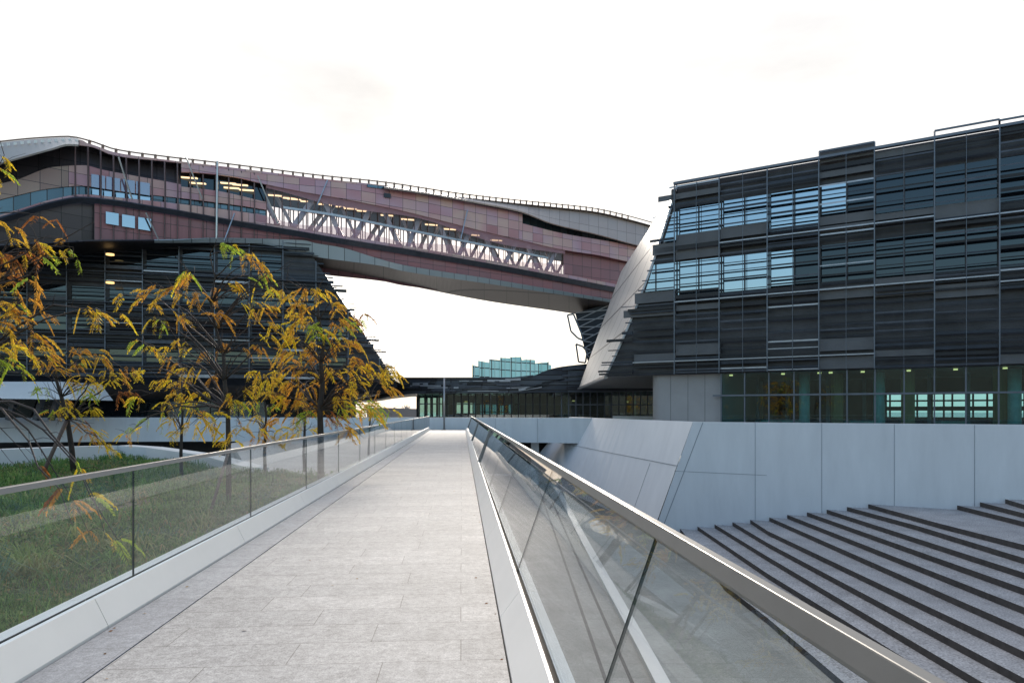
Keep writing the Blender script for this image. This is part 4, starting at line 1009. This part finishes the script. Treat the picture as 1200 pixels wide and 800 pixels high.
T2_.stake(P(47,562,21.5), P(78,493,22.3), .06); T2_.done()
# near tree entering from the left
D = 8.2; bx = (-7.3, 8.4)
T1 = Tree('near tree whose orange branches hang in from the left edge', (*bx, LZ), D, size=.7)
T1.trunk([(bx[0],bx[1],LZ-.1),(bx[0]+.05,bx[1],.8),(bx[0],bx[1]+.05,1.8),(bx[0]+.1,bx[1],2.6),(bx[0],bx[1],3.4),(bx[0]+.1,bx[1],4.2),(bx[0],bx[1],5.0)], .07, .02)
for px, py, c in [(5,182,'y'),(8,197,'yg'),(5,258,'a'),(24,266,'ao'),(66,256,'bo'),(67,278,'oa'),(74,290,'oy'),(82,292,'gy'),(86,303,'g'),(45,280,'b'),(47,295,'b'),(12,312,'ob'),(22,297,'ob'),(47,318,'o'),(35,330,'o'),(55,340,'oa'),(15,340,'ya'),(15,355,'gy'),(25,370,'ao'),
    (47,368,'yo'),(118,366,'oa'),(138,368,'ya'),(25,398,'ao'),(40,392,'oa'),(10,420,'g'),(20,428,'gy'),(45,405,'ya'),(58,415,'yo'),(5,440,'yg'),(5,380,'oa'),(30,350,'o'),(8,400,'ya'),(38,350,'ya')]:
    T1.cluster(px, py, n=3, col=c, spread=.6)
for px, py, c in [(85,615,'bo'),(103,622,'o'),(122,622,'ay'),(138,632,'yg')]: T1.cluster(px, py, D=7.0, n=4, col=c, spread=.5, src=P(-30,470,7.5))
for px, py in ((40,350),(55,290),(25,300),(110,260),(20,480),(35,490),(12,540),(38,545)): T1.cluster(px, py, bare=True)
T1.done()
# small trees behind
for lab, bpx, D, top, cl in (
  ('small bushy yellow tree between the propped tree and the tall thin tree', 213, 21, 440, [(213,462,'ya'),(204,452,'ao'),(224,470,'yg'),(200,490,'ya'),(230,482,'oa'),(192,470,'ya'),(212,445,'oa'),(205,508,'y')]),
  ('slim green and yellow tree right of the tall thin tree', 311, 22, 460, [(310,500,'ya'),(316,480,'g'),(300,488,'ya'),(322,515,'ya'),(303,515,'oa'),(295,470,'ga'),(318,460,'ao')]),
  ('slender orange tree almost hidden behind the dense tree', 357, 24, 455, [(350,490,'oa'),(362,478,'ao'),(345,510,'yo'),(368,500,'ya'),(355,465,'ao')]),
  ('last small tree by the far stretch of the left balustrade', 433, 30, 455, [(425,480,'ya'),(438,470,'oa'),(445,488,'gy'),(430,460,'ya')])):
    bx = W(bpx, D); T = Tree(lab, (*bx, LZ), D, size=1.1)
    T.trunk([(*bx,LZ-.1),P(bpx-1,530,D),P(bpx,505,D),P(bpx+1,485,D),P(bpx-1,470,D),P(bpx,top,D)], .06, .015)
    for px, py, c in cl: T.cluster(px, py, n=5, col=c, spread=1.3)
    for _ in range(5): T.cluster(bpx+random.uniform(-25,25), random.uniform(top-15,500), bare=True)
    T.done()
# distant bare trees in the gap
for px, w, lab in ((476,9,'distant hazy bare tree seen through the gap below the podium roof'),(463,6,'smaller distant bare tree beside the gap edge')):
    D = 150; bx = W(px, D); t = thing('bare_tree', lab, 'tree', (*bx,0), 'distant bare trees')
    b = MB(); b.tube([(*bx,0),(*bx,2)],[.15,.1],6); b.build('trunk', M['core'], t)
    b = MB()
    for k in range(90):
        a = random.uniform(0,6.28); e = random.uniform(.2,1.4); L = w/800*D*random.uniform(.6,1.1)
        q = Vector((*bx,1.0)); e2 = q+Vector((math.cos(a)*math.cos(e)*L*.9, math.sin(a)*math.cos(e)*L*.9, math.sin(e)*L*1.2)); b.tube([q, q.lerp(e2,.5)+Vector((random.uniform(-.2,.2),0,.2)), e2],[.07,.05,.03],3)
    b.build('crown', M['core'], t)

lv_, lf_, lc_ = [], [], []
for _ in range(70):
    v = 2.5+random.random()**1.6*40; u = random.choice((-2.56+abs(random.gauss(0,.05)), -2.56+abs(random.gauss(0,.12)), .27-abs(random.gauss(0,.06)), random.uniform(-2.4,.2)))
    a = random.uniform(0,6.28); r = random.uniform(.008,.022); w_ = r*.4; i = len(lv_); cx_, sy_ = math.cos(a), math.sin(a)
    for du, dv, dz in ((-r,0,.004),(0,w_,.009),(r,0,.006),(0,-w_,.003)):
        p = RP(u+du*cx_-dv*sy_, v+du*sy_+dv*cx_, dz); lv_.append(tuple(p))
    lf_.append((i,i+1,i+2,i+3)); lc_.append((random.choice([(.42,.24,.06),(.30,.13,.05),(.22,.14,.08)]),4))
tag(colmesh('fallen_leaves', lv_, lf_, lc_, M['leaf']), 'scattered small fallen leaves on the footbridge paving', 'leaf litter', kind='stuff')
# ------------------------------------------------------------------ sky, sun, camera
w = bpy.data.worlds.new('World'); S.world = w; w.use_nodes = True
n = w.node_tree; n.nodes.clear(); L = n.links
SUN_EL, SUN_AZ = R(23), R(-3)                     # azimuth measured from view direction (+Y), negative = left
wo = N(n, 'ShaderNodeOutputWorld'); bg = N(n, 'ShaderNodeBackground'); bg.inputs[1].default_value = .15; L.new(bg.outputs[0], wo.inputs[0])
sk = N(n, 'ShaderNodeTexSky', sky_type='NISHITA'); sk.sun_disc = False; sk.sun_elevation = SUN_EL; sk.sun_rotation = SUN_AZ
sk.air_density = 1.4; sk.dust_density = 1.5; sk.ozone_density = 2.5; sk.altitude = 50
# thin bright cloud veil, thickest towards the sun and the horizon, with blue overhead and behind
tc = N(n, 'ShaderNodeTexCoord'); sx = N(n, 'ShaderNodeSeparateXYZ'); L.new(tc.outputs['Generated'], sx.inputs[0])
dt = N(n, 'ShaderNodeVectorMath', operation='DOT_PRODUCT'); L.new(tc.outputs['Generated'], dt.inputs[0]); dt.inputs[1].default_value = (-.25,.97,.0)
mr = N(n, 'ShaderNodeMapRange', interpolation_type='SMOOTHSTEP'); mr.inputs['From Min'].default_value = -.25; mr.inputs['From Max'].default_value = .55; L.new(dt.outputs['Value'], mr.inputs[0])
nz = N(n, 'ShaderNodeTexNoise'); nz.inputs['Scale'].default_value = 2.2; nz.inputs['Detail'].default_value = 7; L.new(tc.outputs['Generated'], nz.inputs['Vector'])
ma = N(n, 'ShaderNodeMath', operation='MULTIPLY_ADD'); L.new(nz.outputs['Fac'], ma.inputs[0]); ma.inputs[1].default_value = .4; ma.inputs[2].default_value = -.26
mx = N(n, 'ShaderNodeMath', operation='ADD', use_clamp=True); L.new(mr.outputs[0], mx.inputs[0]); L.new(ma.outputs[0], mx.inputs[1])
cm = N(n, 'ShaderNodeMix', data_type='RGBA'); L.new(mx.outputs[0], cm.inputs[0]); L.new(sk.outputs[0], cm.inputs[6])
hz = N(n, 'ShaderNodeMapRange'); hz.inputs['From Min'].default_value = .42; hz.inputs['From Max'].default_value = .8; L.new(sx.outputs[2], hz.inputs[0])
cc = N(n, 'ShaderNodeMix', data_type='RGBA'); L.new(hz.outputs[0], cc.inputs[0]); cc.inputs[6].default_value = (4.35,4.22,4.08,1); cc.inputs[7].default_value = (7.2,7.2,7.4,1)
cn = N(n, 'ShaderNodeTexNoise'); cn.inputs['Scale'].default_value = 1.6; cn.inputs['Detail'].default_value = 9; cn.inputs['Roughness'].default_value = .55
cmap = N(n, 'ShaderNodeMapping'); cmap.inputs['Scale'].default_value = (1,1,3.5); L.new(tc.outputs['Generated'], cmap.inputs[0]); L.new(cmap.outputs[0], cn.inputs['Vector'])
cs_ = N(n, 'ShaderNodeMapRange'); cs_.inputs['From Min'].default_value = .38; cs_.inputs['From Max'].default_value = .62; cs_.inputs['To Min'].default_value = .77; cs_.inputs['To Max'].default_value = 1.06; L.new(cn.outputs['Fac'], cs_.inputs[0])
cv_ = N(n, 'ShaderNodeVectorMath', operation='SCALE'); L.new(cc.outputs[2], cv_.inputs[0]); L.new(cs_.outputs[0], cv_.inputs['Scale'])
L.new(cv_.outputs[0], cm.inputs[7]); L.new(cm.outputs[2], bg.inputs[0])
sl = bpy.data.lights.new('sun', 'SUN'); sl.energy = 2.6; sl.angle = R(16); sl.color = (1,.90,.78)
so = bpy.data.objects.new('sun', sl); COL.objects.link(so)
d = Vector((math.sin(SUN_AZ)*math.cos(SUN_EL), math.cos(SUN_AZ)*math.cos(SUN_EL), math.sin(SUN_EL)))
so.rotation_euler = (-d).to_track_quat('-Z', 'Y').to_euler()
cam = bpy.data.cameras.new('camera'); cam.sensor_width = 36; cam.lens = 24; cam.clip_end = 5000; cam.clip_start = .05
cam.shift_y = (HZ-400)/1200
co = bpy.data.objects.new('camera', cam); COL.objects.link(co); co.location = (0,0,EYE); co.rotation_euler = (R(90),0,0); S.camera = co
S.view_settings.view_transform = 'Standard'; S.view_settings.look = 'None'; S.view_settings.exposure = .85; S.view_settings.gamma = 1
S.cycles.max_bounces = 8; S.cycles.transparent_max_bounces = 40; S.cycles.glossy_bounces = 4; S.cycles.use_denoising = True
S.render.film_transparent = False
